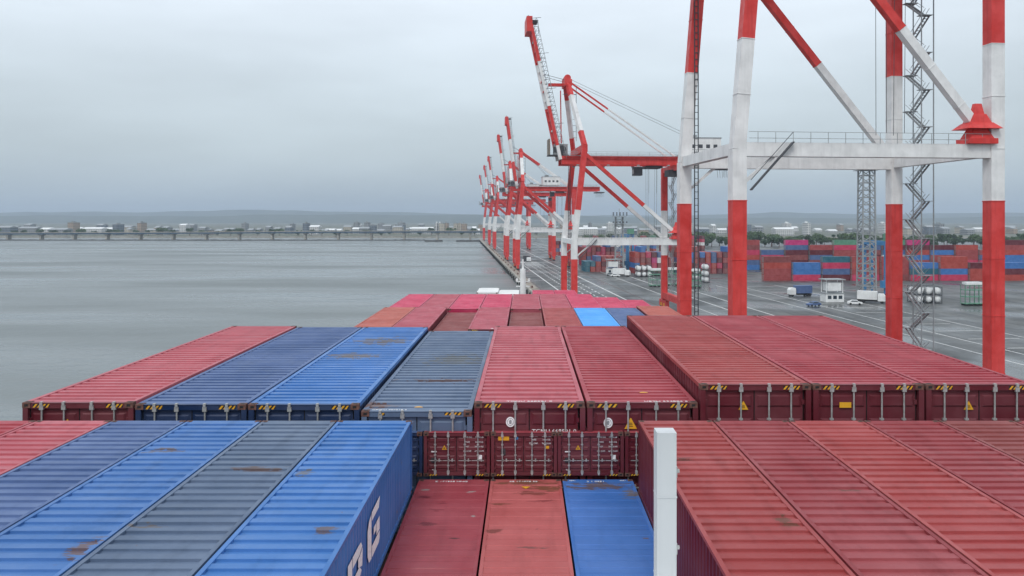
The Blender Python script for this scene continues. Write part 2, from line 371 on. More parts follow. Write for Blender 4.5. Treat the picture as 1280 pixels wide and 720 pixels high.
hatch(48.6, 60.8, EYE-9.93, 'steel hatch cover under the row with the light blue container')
hatch(61.3, 73.6, EYE-10.13, 'steel hatch cover under the crimson container row')

# ---------------------------------------------------------------- containers
def roof_mb(W, Lg, H, ribs, amp, s, y0=.32, y1=.12):
    """corrugated roof sheet between the side rails"""
    mb = MB(); xi = W/2-.10*s; amp0 = amp
    prof = [(0, H-.006*s)]
    ya, yb = y0*s, Lg-y1*s; p = (yb-ya)/ribs
    prof.append((ya, H-.006*s))
    for k in range(ribs):
        q = ya+k*p+random.uniform(-.05, .05)*p; amp = amp0*random.uniform(.78, 1.08); zb = H-.012*s-amp
        prof += [(q+.05*p, zb), (q+.42*p, zb), (q+.44*p, zb+amp), (q+.92*p, zb+amp)]
    prof += [(yb, H-.006*s), (Lg, H-.006*s)]
    for (a, b) in zip(prof, prof[1:]):
        mb.quad([(-xi, a[0], a[1]), (xi, a[0], a[1]), (xi, b[0], b[1]), (-xi, b[0], b[1])])
    return mb
def side_mb(x, sg, Lg, H, s, pitch=.28, amp=.036):
    mb = MB(); pitch *= s; amp *= s; y = .16*s; n = int((Lg-.32*s)/pitch); pitch = (Lg-.32*s)/n
    prof = []
    for k in range(n):
        q = y+k*pitch
        prof += [(q, 0), (q+.25*pitch, 0), (q+.5*pitch, -amp), (q+.75*pitch, -amp)]
    prof.append((Lg-.16*s, 0))
    for (a, b) in zip(prof, prof[1:]):
        pts = [(x+sg*a[1], a[0], .12*s), (x+sg*b[1], b[0], .12*s), (x+sg*b[1], b[0], H-.08*s), (x+sg*a[1], a[0], H-.08*s)]
        mb.quad(pts if sg > 0 else pts[::-1])
    return mb
def rod_set(parent, W, H, s, xs, door_y, ztop):
    for x in xs:
        r = MB()
        r.tube((x, door_y-.045*s, .10*s), (x, door_y-.045*s, ztop), .019*s, n=8)
        for z in (.14*s, ztop-.05*s):      # cam keepers
            r.box(x-.045*s, x+.045*s, door_y-.075*s, door_y-.01*s, z-.05*s, z+.05*s)
            r.box(x-.028*s, x+.028*s, door_y-.085*s, door_y-.02*s, z+(.05 if z > 1*s else -.10)*s, z+(.13 if z > 1*s else -.05)*s)
        for z in [ztop*(k/4) for k in (1, 2, 3)]: r.box(x-.04*s, x+.04*s, door_y-.065*s, door_y-.005*s, z-.02*s, z+.02*s)
        ro = r.build('locking_rod', M['steel'], parent)
    return
def container(loc, W=2.438, Lg=12.19, H=2.896, s=1.0, ribs=36, amp=.060, roof='maroon_roof_glare', body='maroon', doors=True, full=True, handle=True, front_bars=5, flat_front=False):
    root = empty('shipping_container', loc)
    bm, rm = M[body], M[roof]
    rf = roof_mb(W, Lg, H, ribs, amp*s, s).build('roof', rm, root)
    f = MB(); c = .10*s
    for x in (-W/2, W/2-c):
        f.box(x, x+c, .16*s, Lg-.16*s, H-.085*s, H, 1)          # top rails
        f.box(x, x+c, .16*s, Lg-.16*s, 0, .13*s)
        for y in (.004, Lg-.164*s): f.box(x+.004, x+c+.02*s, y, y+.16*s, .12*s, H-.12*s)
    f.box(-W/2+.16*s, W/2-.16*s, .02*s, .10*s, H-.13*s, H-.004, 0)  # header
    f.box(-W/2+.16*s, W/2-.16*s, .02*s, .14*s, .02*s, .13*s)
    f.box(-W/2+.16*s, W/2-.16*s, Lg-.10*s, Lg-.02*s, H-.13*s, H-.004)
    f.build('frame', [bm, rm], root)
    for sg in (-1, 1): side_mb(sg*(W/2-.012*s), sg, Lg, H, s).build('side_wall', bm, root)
    e = MB(); e.box(-W/2+.12*s, W/2-.12*s, Lg-.08*s, Lg-.04*s, .1*s, H-.1*s); e.build('end_wall', bm, root)
    cs = MB(); cs.box(0, .178*s, 0, .162*s, 0, .118*s)
    cs.box(.05*s, .128*s, -.004, .01, .035*s, .085*s, 1); cs.box(.045*s, .133*s, .04*s, .12*s, .11*s, .121*s, 1)
    first = None
    for y in ((0,) if not full else (0, Lg-.162*s)):
        for x in (-W/2-.002, W/2-.176*s):
            for z in (H-.116*s, ) if not full else (H-.116*s, -.002):
                if first is None: first = cs.build('corner_casting', [M['cast'], M['black']], root, (x, y-.002, z)); continue
                q = first.copy(); C.objects.link(q); q.parent = root; q.location = (x, y-.002, z)
    if doors:
        dy = .09*s; zt = H-.14*s; zb = .14*s
        for sg in (-1, 1):
            x0, x1 = (-W/2+.14*s, -.012*s) if sg < 0 else (.012*s, W/2-.14*s)
            dm = MB(); dm.box(x0, x1, dy, dy+.04*s, zb, zt)
            n = front_bars; hh = (zt-zb)/n
            for k in range(n):     # pressed horizontal ribs
                z0 = zb+k*hh+hh*.30; z1 = zb+k*hh+hh*.80; e_ = .028*s; xa, xb = x0+.09*s, x1-.09*s; g = .05*s
                yy = dy-e_
                dm.quad([(xa, yy, z0+g*.6), (xb, yy, z0+g*.6), (xb, yy, z1-g*.6), (xa, yy, z1-g*.6)])
                dm.quad([(xa-g, dy-.001, z0), (xb+g, dy-.001, z0), (xb, yy, z0+g*.6), (xa, yy, z0+g*.6)])
                dm.quad([(xa, yy, z1-g*.6), (xb, yy, z1-g*.6), (xb+g, dy-.001, z1), (xa-g, dy-.001, z1)])
                dm.quad([(xa-g, dy-.001, z0), (xa, yy, z0+g*.6), (xa, yy, z1-g*.6), (xa-g, dy-.001, z1)])
                dm.quad([(xb, yy, z0+g*.6), (xb+g, dy-.001, z0), (xb+g, dy-.001, z1), (xb, yy, z1-g*.6)])
            for k in range(5):     # hinges
                z = zb+(zt-zb)*(k+.5)/5; xh = x0-.03*s if sg < 0 else x1-.03*s
                dm.box(xh, xh+.06*s, dy-.03*s, dy+.01, z-.05*s, z+.05*s)
            do = dm.build('door', bm, root)
            gk = MB(); gk.box(x0-.02*s, x0-.003*s, dy-.006*s, dy+.03*s, zb, zt); gk.box(x1+.003*s, x1+.011*s, dy-.006*s, dy+.03*s, zb, zt); gk.box(x0, x1, dy-.006*s, dy+.02*s, zt+.001, zt+.02*s)
            gk.build('gasket', M['black'], do)
            w_ = x1-x0
            rod_set(do, W, H, s, (x0+w_*.28, x0+w_*.74) if sg > 0 else (x0+w_*.26, x0+w_*.72), dy-.02*s, H-.06*s)
            if handle:
                for q, z in ((.28, 1.02*s), (.74, 1.02*s)) if H > 2*s else ((.28, .36*H), (.74, .36*H)):
                    xc = x0+w_*q; hb = MB()
                    hb.box(xc-.22*s, xc+.22*s, dy-.10*s, dy-.08*s, z-.012*s, z+.012*s); hb.box(xc+.10*s, xc+.15*s, dy-.11*s, dy-.03*s, z-.03*s, z+.05*s)
                    hb.box(xc-.03*s, xc+.03*s, dy-.10*s, dy-.05*s, z-.03*s, z+.03*s)
                    hb.build('door_handle', M['steel'], do)
    return root
def hazard(parent, x0, x1, z0, z1, y, n=4):
    a = MB(); a.quad([(x0, y, z0), (x1, y, z0), (x1, y, z1), (x0, y, z1)], 1)
    wd = (x1-x0)/(2*n); sk = (z1-z0)*.8
    for k in range(n):
        xa = x0+k*2*wd; a.quad([(xa, y-.002, z0), (min(x1, xa+wd), y-.002, z0), (min(x1, xa+wd+sk), y-.002, z1), (min(x1, xa+sk), y-.002, z1)], 0)
    a.build('hazard_stripe', [M['yellow'], M['black']], parent)
def triangle(parent, x, z, r, y):
    a = MB(); a.quad([(x-r, y, z-r*.8), (x+r, y, z-r*.8), (x+.08*r, y, z+r*.9), (x-.08*r, y, z+r*.9)], 0)
    for k in range(3): a.box(x-r*(.35-.05*k), x+r*(.35-.05*k), y-.003, y-.001, z-r*.45+k*r*.25, z-r*.35+k*r*.25, 1)
    a.build('warning_triangle', [M['yellow'], M['black']], parent)
def emblem(parent, x, z, r, y):
    a = MB()
    n = 28
    def ring(r0, r1, m, yy, q=1.15):
        for k in range(n):
            t0, t1 = 2*math.pi*k/n, 2*math.pi*(k+1)/n
            a.quad([(x+r0*math.cos(t0), yy, z+q*r0*math.sin(t0)), (x+r1*math.cos(t0), yy, z+q*r1*math.sin(t0)), (x+r1*math.cos(t1), yy, z+q*r1*math.sin(t1)), (x+r0*math.cos(t1), yy, z+q*r0*math.sin(t1))][::-1], m)
    ring(0, r, 0, y); ring(.62*r, .72*r, 1, y-.002)
    a.quad([(x-.25*r, y-.002, z-.45*r), (x+.2*r, y-.002, z-.45*r), (x+.3*r, y-.002, z+.3*r), (x, y-.002, z+.55*r), (x-.3*r, y-.002, z+.2*r)], 1)
    a.build('emblem', [M['letters'], M['grey_steel']], parent)
def halfdisc(parent, x, y, z, r):
    a = MB(); a.quad([(x+r*math.cos(math.pi*k/14), y+r*.9*math.sin(math.pi*k/14), z) for k in range(15)])
    a.build('roof_marker', M['yellow'], parent)
def plate(parent, x0, x1, z0, z1, y, mat, name='plate'):
    a = MB(); a.box(x0, x1, y-.004, y, z0, z1); a.build(name, M[mat], parent)

GX = lambda k: 1.35+2.5*k
def colx(k): return GX(k)+1.25
def nth(i):
    u = ['', 'first','second','third','fourth','fifth','sixth','seventh','eighth','ninth']; i += 1
    if i < 20: return ORD[i-1]
    tn = {2: ('twentieth', 'twenty'), 3: ('thirtieth', 'thirty'), 4: ('fortieth', 'forty'), 5: ('fiftieth', 'fifty')}[i//10]
    return tn[0] if i % 10 == 0 else tn[1]+'-'+u[i % 10]
ORD = ['first','second','third','fourth','fifth','sixth','seventh','eighth','ninth','tenth','eleventh','twelfth','thirteenth','fourteenth','fifteenth','sixteenth','seventeenth','eighteenth','nineteenth','twentieth']
# bay A : near row of big containers
NEAR = {
 -5: ('rose_roof_glare', 'maroon', 4.06, 'maroon ribbed container at the far sea-side end of the near row'),
 -4: ('dull_blue', 'navy', 4.10, 'dull blue ribbed container between the maroon sea-side one and the bright blue one'),
 -3: ('blue', 'navy', 4.10, 'bright blue ribbed container top beside the slate blue rust-stained one'),
 -2: ('slate', 'slate', 4.25, 'slate blue container with rust patch and yellow half disc on its ribbed roof'),
 -1: ('rose_roof_glare', 'maroon', 4.06, 'pale rose-red ribbed container between the slate blue and the deep red one'),
  0: ('maroon_roof_glare', 'maroon', 4.06, 'deep red ribbed container with yellow warning triangle on its door'),
  1: None,
}
def near(k, roof, body, h, lab, ribs=36, H=2.896, y=16.9):
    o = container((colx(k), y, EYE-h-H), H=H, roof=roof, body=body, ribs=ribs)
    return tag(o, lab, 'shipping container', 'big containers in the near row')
for k, v in NEAR.items():
    if not v: continue
    roof, body, h, lab = v
    H = 2.896 if h < 4.2 else 2.7
    o = near(k, roof, body, h, lab, ribs={-2: 33, -1: 27}.get(k, 36), H=H)
    yh = .018
    if k == -2:
        hazard(o, .62, 1.0, H-.09, H-.03, yh, 4); hazard(o, -.80, -.70, H-.10, H-.04, yh, 1); halfdisc(o, 0, .34, H+.004, .10)
        text('CPWU 407218 3', .085, o, (-.62, .13, H-.003), sx=1.3)
    if k == -1:
        hazard(o, -1.0, -.62, H-.11, H-.03, yh, 4); hazard(o, .62, 1.0, H-.11, H-.03, yh, 4)
        text('TCNU 668591 0', .10, o, (0, .12, H-.003), sx=1.5)
        emblem(o, -.42, H-.44, .10, .055); text('TCNU 668591 0', .12, o, (.55, .040, H-.68), (R(90), 0, 0), sx=1.2)
        text('45G1', .10, o, (.75, .040, H-.86), (R(90), 0, 0))
    if k == 0:
        hazard(o, -1.0, -.55, H-.11, H-.03, yh, 4); hazard(o, .62, 1.0, H-.11, H-.03, yh, 4)
        text('UETU 534884 5', .10, o, (.55, .12, H-.003), sx=1.5); halfdisc(o, .18, .95, H+.006, .10)
        emblem(o, -.75, H-.46, .10, .055); triangle(o, -.25, H-.48, .14, .055)
        text('UETU 534884 5', .12, o, (.62, .040, H-.68), (R(90), 0, 0), sx=1.2)
for k, lab in ((1, 'taller maroon container standing proud beside the deep red one'), (2, 'dark maroon container second from the taller one, towards the quay'), (3, 'dark maroon container at the quay-side end of the near row')):
    pass
for k, lab in ((1, 'taller maroon container standing proud beside the deep red container, its side showing'), (2, 'maroon container next to the quay-side end of the near row'), (3, 'maroon container at the quay-side end of the near row')):
    H = 2.896
    near(k, 'rust_red' if k == 1 else 'maroon_roof_glare', 'maroon', 3.66, lab, ribs=40)

for o in [x for x in bpy.data.objects if x.get('group') == 'big containers in the near row']:
    i = round((o.location.x-colx(0))/2.5)
    if i in (0, -1, -2): continue
    H = 2.896
    hazard(o, -1.0, -.62, H-.11, H-.03, .018, 4); hazard(o, .62, 1.0, H-.11, H-.03, .018, 4)
    if i % 2: triangle(o, -.25, H-.48, .11, .055)
    else: plate(o, -.62, -.36, H-.52, H-.40, .045, 'yellow', 'warning_plate')
# low foreground bay (smaller containers)
s6 = .627
def small(x, ynear, top, roof, body, lab, grp, W=1.53, Lg=7.64, H=1.62, **kw):
    o = container((x, ynear, EYE-top-H), W=W, Lg=Lg, H=H, s=s6, roof=roof, body=body, **kw)
    return tag(o, lab, 'shipping container', grp)
xs3 = [-2.33+.785+1.567*i for i in range(3)]
lo = []
for x, rf, bd, lab in zip(xs3, ('low_red', 'low_salmon', 'low_blue'), ('maroon', 'maroon', 'navy'),
        ('low dark red container with wide flat roof panels, against the blue lettered wall', 'low salmon red container with rust stains between the dark red and blue ones', 'low blue container with brown stains along its far edge')):
    o = small(x, 9.1, 5.70, rf, bd, lab, 'low containers in the foreground', ribs=17, amp=.016, full=True, doors=True, handle=False)
    lo.append(o)
    text({'low_red': 'Z 171938 HNG', 'low_salmon': '68 171078 55', 'low_blue': '2 1 0951'}[rf], .085, o, (-.05, 7.64-.16, 1.62-.0005), sx=1.3)
    if rf == 'low_salmon':
        a = MB(); a.quad([(-.10, 7.18, 1.625), (0, 7.04, 1.625), (.10, 7.18, 1.625)]); a.build('roof_marker', M['yellow'], o)
    if rf == 'low_blue':
        text('45R1', .07, o, (-.55, 7.64-.10, 1.62-.0005)); text('45R1', .07, o, (.55, 7.64-.10, 1.62-.0005))
# raised containers left and right of the low ones
LW = [('blue_plain', 'blue', 'blue container with large white letters along its side wall'),
      ('slate_plain', 'slate_plain', 'slate blue foreground container next to the blue lettered one'),
      ('blue_worn', 'navy', 'bright blue foreground container, third from the low red one towards the sea'),
      ('dull_blue', 'navy', 'dull blue foreground container, fourth from the low red one towards the sea'),
      ('rose_roof_glare', 'maroon', 'maroon foreground container, second from the sea-side rail'),
      ('maroon_roof_glare', 'maroon', 'maroon foreground container at the sea-side rail')]
for i, (rf, bd, lab) in enumerate(LW):
    o = small(-2.36-.765-1.567*i, 8.3, 4.20, rf, bd, lab, 'raised containers in the foreground', ribs=26, amp=.052, H=1.50)
    if i == 0: LET = o
RW = [('dark_red', 'maroon container whose plain side wall borders the low blue one'),
      ('deep_red', 'deep red foreground container, second from the low blue one towards the quay'),
      ('rust_red', 'rust red foreground container, third from the low blue one towards the quay'),
      ('deep_red', 'deep red foreground container, fourth from the low blue one towards the quay'),
      ('brown', 'brown red foreground container next to the quay-side rail'),
      ('deep_red', 'deep red foreground container at the quay-side rail')]
for i, (rf, lab) in enumerate(RW):
    small(2.37+.765+1.567*i, 8.3, 4.20, rf, 'maroon', lab, 'raised containers in the foreground', ribs=26, amp=.052, H=1.50)
# big white letters on the blue wall, read from the low containers
def letter_poly(polys, y, z, size, parent, sk=0):
    a = MB()
    for pl in polys:
        a.quad([(0, y+p[0]*size*1.25, z+p[1]*size) for p in pl])
    return a.build('letter', M['letters'], parent, loc=(.765+.010, 0, 0))
Gp = [[(.0,.20),(.12,.02),(.32,.0),(.32,.95),(.12,.88),(.0,.72)], [(.36,0),(.98,0),(1.05,.08),(1.05,.24),(.36,.24)], [(.36,.78),(.98,.78),(1.08,1),(.36,.97)], [(.76,.27),(1.05,.27),(1.05,.56),(.76,.56)], [(.52,.40),(.73,.40),(.73,.56),(.52,.56)]]
Pp = [[(0,0),(.28,0),(.28,1),(0,1)], [(.31,.78),(.80,.78),(1.0,.86),(.9,.98),(.7,1),(.31,1)], [(.31,.32),(.78,.32),(.95,.40),(.8,.55),(.31,.55)], [(.70,.58),(.85,.52),(1.0,.46),(1.03,.82),(.82,.75),(.70,.75)]]
letter_poly(Gp, 3.12, .50, .72, LET); letter_poly(Pp, 1.85, .36, .72, LET)

# row of door ends set into the foot of the near row
DR = [(-1.505, 'maroon', 'squat maroon container with yellow triangle, door end behind the low dark red one'),
      (-.025, 'maroon', 'squat maroon container with orange-yellow plate, door end behind the low salmon one'),
      (1.445, 'maroon', 'squat maroon container with yellow triangle, door end behind the low blue one'),
      (2.93, 'maroon', 'squat maroon container half hidden beside the plain maroon wall'),
      (-2.99, 'navy', 'squat navy container seen through the gap beside the blue lettered wall')]
for i, (x, bd, lab) in enumerate(DR):
    o = small(x, 16.82, 4.70, 'maroon_roof_glare' if bd == 'maroon' else 'dull_blue', bd, lab, 'door ends behind the low containers', W=1.445, Lg=7.5, H=.96, ribs=20, front_bars=4)
    y = .034
    if i in (0, 2):
        triangle(o, -.27, .62, .055, y); plate(o, -.56, -.44, .52, .545, y, 'letters'); plate(o, -.56, -.44, .29, .40, y, 'grey_plate')
        for r, z in enumerate((.84, .73, .63, .53)):
            text(['32.500 KG', 'TARE', 'NET', 'CU. CAP.'][r], .045, o, (.24, .03, z), (R(90), 0, 0)); text(['71.650 LB', '3.880 KG', '28.620 KG', '67.7 CU.M'][r], .045, o, (.50, .03, z), (R(90), 0, 0))
        plate(o, .47, .56, .36, .46, y, 'letters'); text('4510', .04, o, (-.5, .03, .12), (R(90), 0, 0))
    if i == 1:
        plate(o, -.56, -.32, .78, .88, y, 'yellow', 'warning_plate'); plate(o, -.20, -.12, .80, .86, y, 'blue_steel'); plate(o, -.50, -.40, .46, .60, y, 'grey_plate')
        for r, z in enumerate((.86, .78, .70)):
            text(['MAX.GR.', 'TARE', 'CU. CAP.'][r], .05, o, (.22, .03, z), (R(90), 0, 0)); text(['30.480 KG', '3.900 KG', '76.2 CU.M'][r], .045, o, (.5, .03, z), (R(90), 0, 0))
        plate(o, .46, .56, .60, .66, y, 'yellow', 'warning_plate')
    if i != 4: hazard(o, -.6, -.42, .012, .05, -.004, 3); hazard(o, .42, .6, .012, .05, -.004, 3)

# rows further forward
def far_container(k, y, h, col, lab, grp, Lg=12.19, H=2.896, body=None, stripes=False, W=2.438, x=None):
    root = empty('shipping_container', (colx(k) if x is None else x, y, EYE-h-H))
    roof_mb(W, Lg, H, 30, .018, 1).build('roof', M[col], root)
    f = MB()
    for x_ in (-W/2, W/2-.1): f.box(x_, x_+.1, 0.16, Lg-.16, H-.08, H); f.box(x_, x_+.1, 0, Lg, 0, .13); f.box(x_, x_+.1, 0, .16, .13, H-.12); f.box(x_, x_+.1, Lg-.16, Lg, .13, H-.12)
    f.build('frame', M[col], root)
    b_ = body or col
    for sg in (-1, 1): side_mb(sg*(W/2-.012), sg, Lg, H, 1).build('side_wall', M[b_], root)
    e = MB(); e.box(-W/2+.05, W/2-.05, .03, .08, .05, H-.02)
    for x_ in (-.8, -.35, .35, .8): e.box(x_-.02, x_+.02, -.01, .03, .1, H-.06)
    e.build('door', M[b_], root)
    e = MB(); e.box(-W/2+.05, W/2-.05, Lg-.08, Lg-.03, .05, H-.02); e.build('end_wall', M[b_], root)
    cs = MB(); cs.box(0, .18, 0, .17, 0, .12)
    first = None
    for x_ in (-W/2-.003, W/2-.177):
        for y_ in (-.003, Lg-.167):
            if first is None: first = cs.build('corner_casting', M['cast'], root, (x_, y_, H-.115)); continue
            q = first.copy(); C.objects.link(q); q.parent = root; q.location = (x_, y_, H-.115)
    if stripes:
        hazard(root, -1.0, -.6, H-.13, H-.03, -.015, 4); hazard(root, .6, 1.0, H-.13, H-.03, -.015, 4)
        a = MB(); a.quad([(.2, .3, H+.003), (.4, .3, H+.003), (.35, .45, H+.003), (.25, .45, H+.003)]); a.build('roof_marker', M['letters'], root)
    return tag(root, lab, 'shipping container', grp)
R2 = {-5: ('salmon', 7.0), -4: ('rose', 7.0), -3: ('brown', 7.42), -2: ('rose', 7.0), -1: ('brown', 7.42), 0: ('rust_red', 7.05), 1: ('sky_blue', 7.05), 2: ('dull_blue', 7.05), 3: ('salmon', 6.9)}
L2 = {-5: 'salmon red container at the sea-side end of the second row', -4: 'rose red container with black-yellow corner stripes beside the salmon sea-side one',
      -3: 'lower brown-red container roof in the dip right of two salmon-rose ones', -2: 'rose red container in the second row between two lower brown ones',
      -1: 'lower brown-red container roof beside the rust red one', 0: 'rust red container left of the light blue one', 1: 'light blue container among red ones in the second row',
      2: 'dull blue container right of the light blue one', 3: 'salmon brown container at the quay-side end of the second row'}
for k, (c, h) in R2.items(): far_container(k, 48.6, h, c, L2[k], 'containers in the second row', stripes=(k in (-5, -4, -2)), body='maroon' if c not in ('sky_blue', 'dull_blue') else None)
R3 = {-5: ('crimson', 7.2), -4: ('rose', 7.2), -3: ('crimson', 7.2), -2: ('crimson', 7.2), -1: ('rose', 7.2), 0: ('rose', 7.2), 1: ('crimson', 7.2), 2: ('crimson', 7.5), 3: ('crimson', 7.75)}
for i, (k, (c, h)) in enumerate(R3.items()):
    far_container(k, 61.3, h, c, f"{'crimson' if c=='crimson' else 'rose red'} container, {ORD[i]} from the sea side in the third row", 'containers in the third row')
for k, x, c, h, lab in ((0, -4.35, 'white', 8.45, 'white container on the foredeck, left one of two'), (0, -1.9, 'white', 8.7, 'white container on the foredeck, right one of two, slightly lower')):
    far_container(k, 88, h, c, lab, 'white containers on the foredeck', Lg=6.06, H=2.59, x=x)
for x, lab in ((2.1, 'dark crimson container forward of the third row, sea-side one'), (4.6, 'dark crimson container forward of the third row, quay-side one')):
    far_container(0, 80, 8.3, 'crimson', lab, 'containers forward of the third row', Lg=9.5, H=2.89, x=x)
# plinths under the foredeck containers
for x0, x1, y0, y1, zt, lab in ((-5.6, -.65, 88, 94.1, EYE-8.45-2.6, 'raised steel stand under the two white foredeck containers'), (.85, 5.9, 80, 89.5, EYE-8.3-2.9, 'raised steel stand under the dark crimson forward containers')):
    m_ = MB(); m_.box(x0, x1, y0, y1, 16.605, zt-.26)
    if zt > 16.7: tag(m_.build('container_stand', M['deck']), lab, 'deck stand')

# foremast
mt = empty('foremast', (-.25, 101, 16.6)); D_ = 101
m_ = MB(); m_.tube((0, 0, 0), (0, 0, PZ(336, D_)-16.6), .42, .36, 14); m_.build('mast_pole', M['white'], mt)
m_ = MB(); m_.tube((0, 0, PZ(336, D_)-16.6), (0, 0, PZ(324, D_)-16.6), .15, .1, 8); m_.build('topmast', M['white'], mt)
m_ = MB()
for z in (PZ(352, D_), PZ(358, D_)): m_.box(-.9, .9, -.1, .1, z-16.6-.08, z-16.6+.08)
m_.box(-.95, -.65, -.15, .15, PZ(352, D_)-16.6, PZ(352, D_)-16.2); m_.box(.65, .95, -.15, .15, PZ(352, D_)-16.6, PZ(352, D_)-16.2)
m_.build('crossbar', M['white'], mt)
tag(mt, 'white ship foremast rising beyond the third container row', 'mast')

# white rail post at the observer's platform
pf = MB(); pf.box(-1.2, 2.2, 1.6, 5.35, EYE-2.75, EYE-2.62); tag(pf.build('observation_deck', M['white']), kind='structure')
sp2 = MB(); sp2.box(-1.1, 2.1, 1.8, 2.0, 16.605, EYE-2.75); sp2.box(-1.1, 2.1, 4.6, 4.8, 16.605, EYE-2.75); tag(sp2.build('deck_support', M['white']), kind='structure')
M['post'] = paint('weathered_white_post_paint', (.50, .52, .53), .55, dirt=.45, rust=.9, streak=(9, 9, .8), rs=(.25, .12, .06))
wp = empty('rail_post', ((831.5-656)/F*5.0, 5.0, EYE-2.62))
m_ = MB(); hh = 2.62-(538-274)/F*5.0; w2 = .062
m_.box(-w2, w2, -w2, w2, .02, hh-.004)
m_.box(-w2-.002, -w2+.012, -w2-.002, w2+.002, .02, hh-.012)
for z in (hh-.42, hh-.95): m_.box(-w2-.004, w2+.004, -w2-.004, w2+.004, z, z+.008)
m_.build('post', M['post'], wp)
for z in (hh-.30, hh-.80):
    m_ = MB(); m_.box(w2+.001, w2+.012, -.03, .03, z, z+.07); m_.tube((w2+.012, 0, z+.035), (w2+.03, 0, z+.035), .014, n=8); m_.build('bracket', M['steel'], wp)
m_ = MB(); m_.box(-.1, .1, -.1, .1, 0, .02); m_.build('base_plate', M['grey_steel'], wp)
m_ = MB(); m_.box(-w2-.001, w2+.001, -w2-.001, w2+.001, hh-.004, hh); m_.build('cap', M['post'], wp)
tag(wp, 'pale grey-white square post standing close to the viewer, right of the low blue container', 'post')

# ---------------------------------------------------------------- quay cranes
RED, WHT, DRK, GRY = 0, 1, 2, 3
CM = [M['crane_red'], M['crane_white'], M['dark_steel'], M['grey_steel']]
def quay_crane(s, label, zp=20.3, zg=42.8, zr1=15.8, zr2=29.0, house=14, boomL=39.5, mast=19, lean=2.8, detail=True, hx=-2.8, ang=12.2, apx=-.6, tk=1.0):
    p = Q(s, 4.5, 2.5); root = empty('quay_crane', p, TH)
    tag(root, label, 'quay crane', 'red and white ship-to-shore cranes along the quay')
    G = 30.0; zt = zg+2.3
    def fr(z, a, b): return (z-a)/(b-a)
    for y in (-10, 10):
        m = MB(); m.bands((0, y, 2.6), (0, y, zp), 1.6*tk, 1.5*tk, [(fr(zr1, 2.6, zp), RED), (1, WHT)])
        m.bands((0, y, zp), (lean, y, zt), 1.45*tk, 1.45*tk, [(fr(zr2, zp, zt), WHT), (1, RED)])
        m.build('leg', CM, root)
        m = MB(); m.bands((G, y, 2.6), (G, y, zg-1.3), 1.6*tk, 1.5*tk, [(fr(zr1, 2.6, zg-1.3), RED), (fr(zr2, 2.6, zg-1.3), WHT), (1, RED)])
        m.build('leg', CM, root)
        m = MB(); m.beam((.8, y, zp), (G-.8, y, zp), 1.2, 1.55, WHT)
        m.beam((.8, y, zp-3.6), (4.2, y, zp-.7), .35, .35, WHT)
        m.build('portal_beam', CM, root)
        m = MB(); m.bands((lean+.3, y, zt-1.2), (G-.6, y, zp+.9), .95*tk, .95*tk, [(.60, RED), (1, WHT)]); m.build('diagonal_brace', CM, root)
    for x in (0, G):
        m = MB(); m.beam((x, -9.3, 4.0), (x, 9.3, 4.0), 1.5, 1.8, RED); m.build('sill_beam', CM, root)
        m = MB(); m.beam((x, -9.2, zp+.1), (x, 9.2, zp+.1), 1.0, 1.3, WHT); m.build('cross_beam', CM, root)
        for y in (-10, 10):
            m = MB(); m.box(x-.5, x+.5, y-3.6, y+3.6, 1.7, 2.6, 1)
            for k in range(-2, 3):
                m.box(x-.55, x+.55, y+k*1.5-.55, y+k*1.5+.55, .75, 1.75, 0 if k % 2 else 1)
                m.tube((x-.35, y+k*1.5, .42), (x+.35, y+k*1.5, .42), .40, n=12, m=2)
            m.build('bogie', [M['yellow'], M['crane_red'], M['black']], root)
    m = MB(); m.beam((lean, -10.7, zt+.4), (lean, 10.7, zt+.4), 1.5, 1.9, RED); m.build('cross_beam', CM, root)
    m = MB(); m.beam((G, -10.7, zg-1.9), (G, 10.7, zg-1.9), 1.3, 1.5, RED); m.build('cross_beam', CM, root)
    xe = G+15
    m = MB()
    for y in (-3.2, 3.2):
        m.beam((-2.5, y, zg), (xe, y, zg), .9, 2.3, RED)
        m.box(-2.3, xe, y-.75, y-.5, zg+.35, zg+.5, RED)
    for k in range(9): x = -1.5+k*(xe)/8.4; m.beam((x, -3.0, zg+.6), (x, 3.0, zg+.6), .4, .5, RED)
    m.build('girder', CM, root)
    m = MB()
    for y in (-4.3, 4.3):
        m.box(-2, xe, y-.35, y+.35, zg+1.2, zg+1.27, GRY)
        for z in (1.8, 2.3): m.beam((-2, y, zg+z), (xe, y, zg+z), .06, .06, GRY)
        for k in range(0, int(xe+2), 3): m.beam((-2+k, y, zg+1.2), (-2+k, y, zg+2.3), .06, .06, GRY)
    m.build('walkway', CM, root)
    for yy in (-3.6, 3.6):
        for k in range(5): m = MB(); x = 2+k*8.5; m.box(x-.35, x+.35, yy-.3, yy+.3, zg-1.5, zg-1.16, 3); m.build('floodlight', CM, root)
    # trolley and cab under the girder
    m = MB(); xt = 21.5
    m.box(xt, xt+4.5, -2.6, 2.6, zg-2.0, zg-1.3, DRK); m.box(xt-3.2, xt-.8, -1.4, 1.2, zg-4.0, zg-1.6, DRK)
    m.box(xt-3.25, xt-2.6, -1.2, 1.0, zg-3.5, zg-2.3, GRY)
    for k in (xt+1, xt+3.2): m.beam((k, -1.5, zg-2), (k, -1.5, zg-9), .05, .05, DRK)
    m.box(G-2, G+2.2, -2.2, 2.2, zg-4.2, zg-2.4, DRK)
    m.build('trolley', CM, root)
    m = MB()
    for k in (xt+.8, xt+3.4): 
        for y in (-1.2, 1.2): m.beam((k, y, zg-2), (k*.9+2.3, y, zp+3), .05, .05, DRK)
    m.build('hoist_rope', CM, root)
    m = MB(); m.box(xe-2, xe+2.5, -4.2, 4.2, zg-2.1, zg-1.6, DRK)
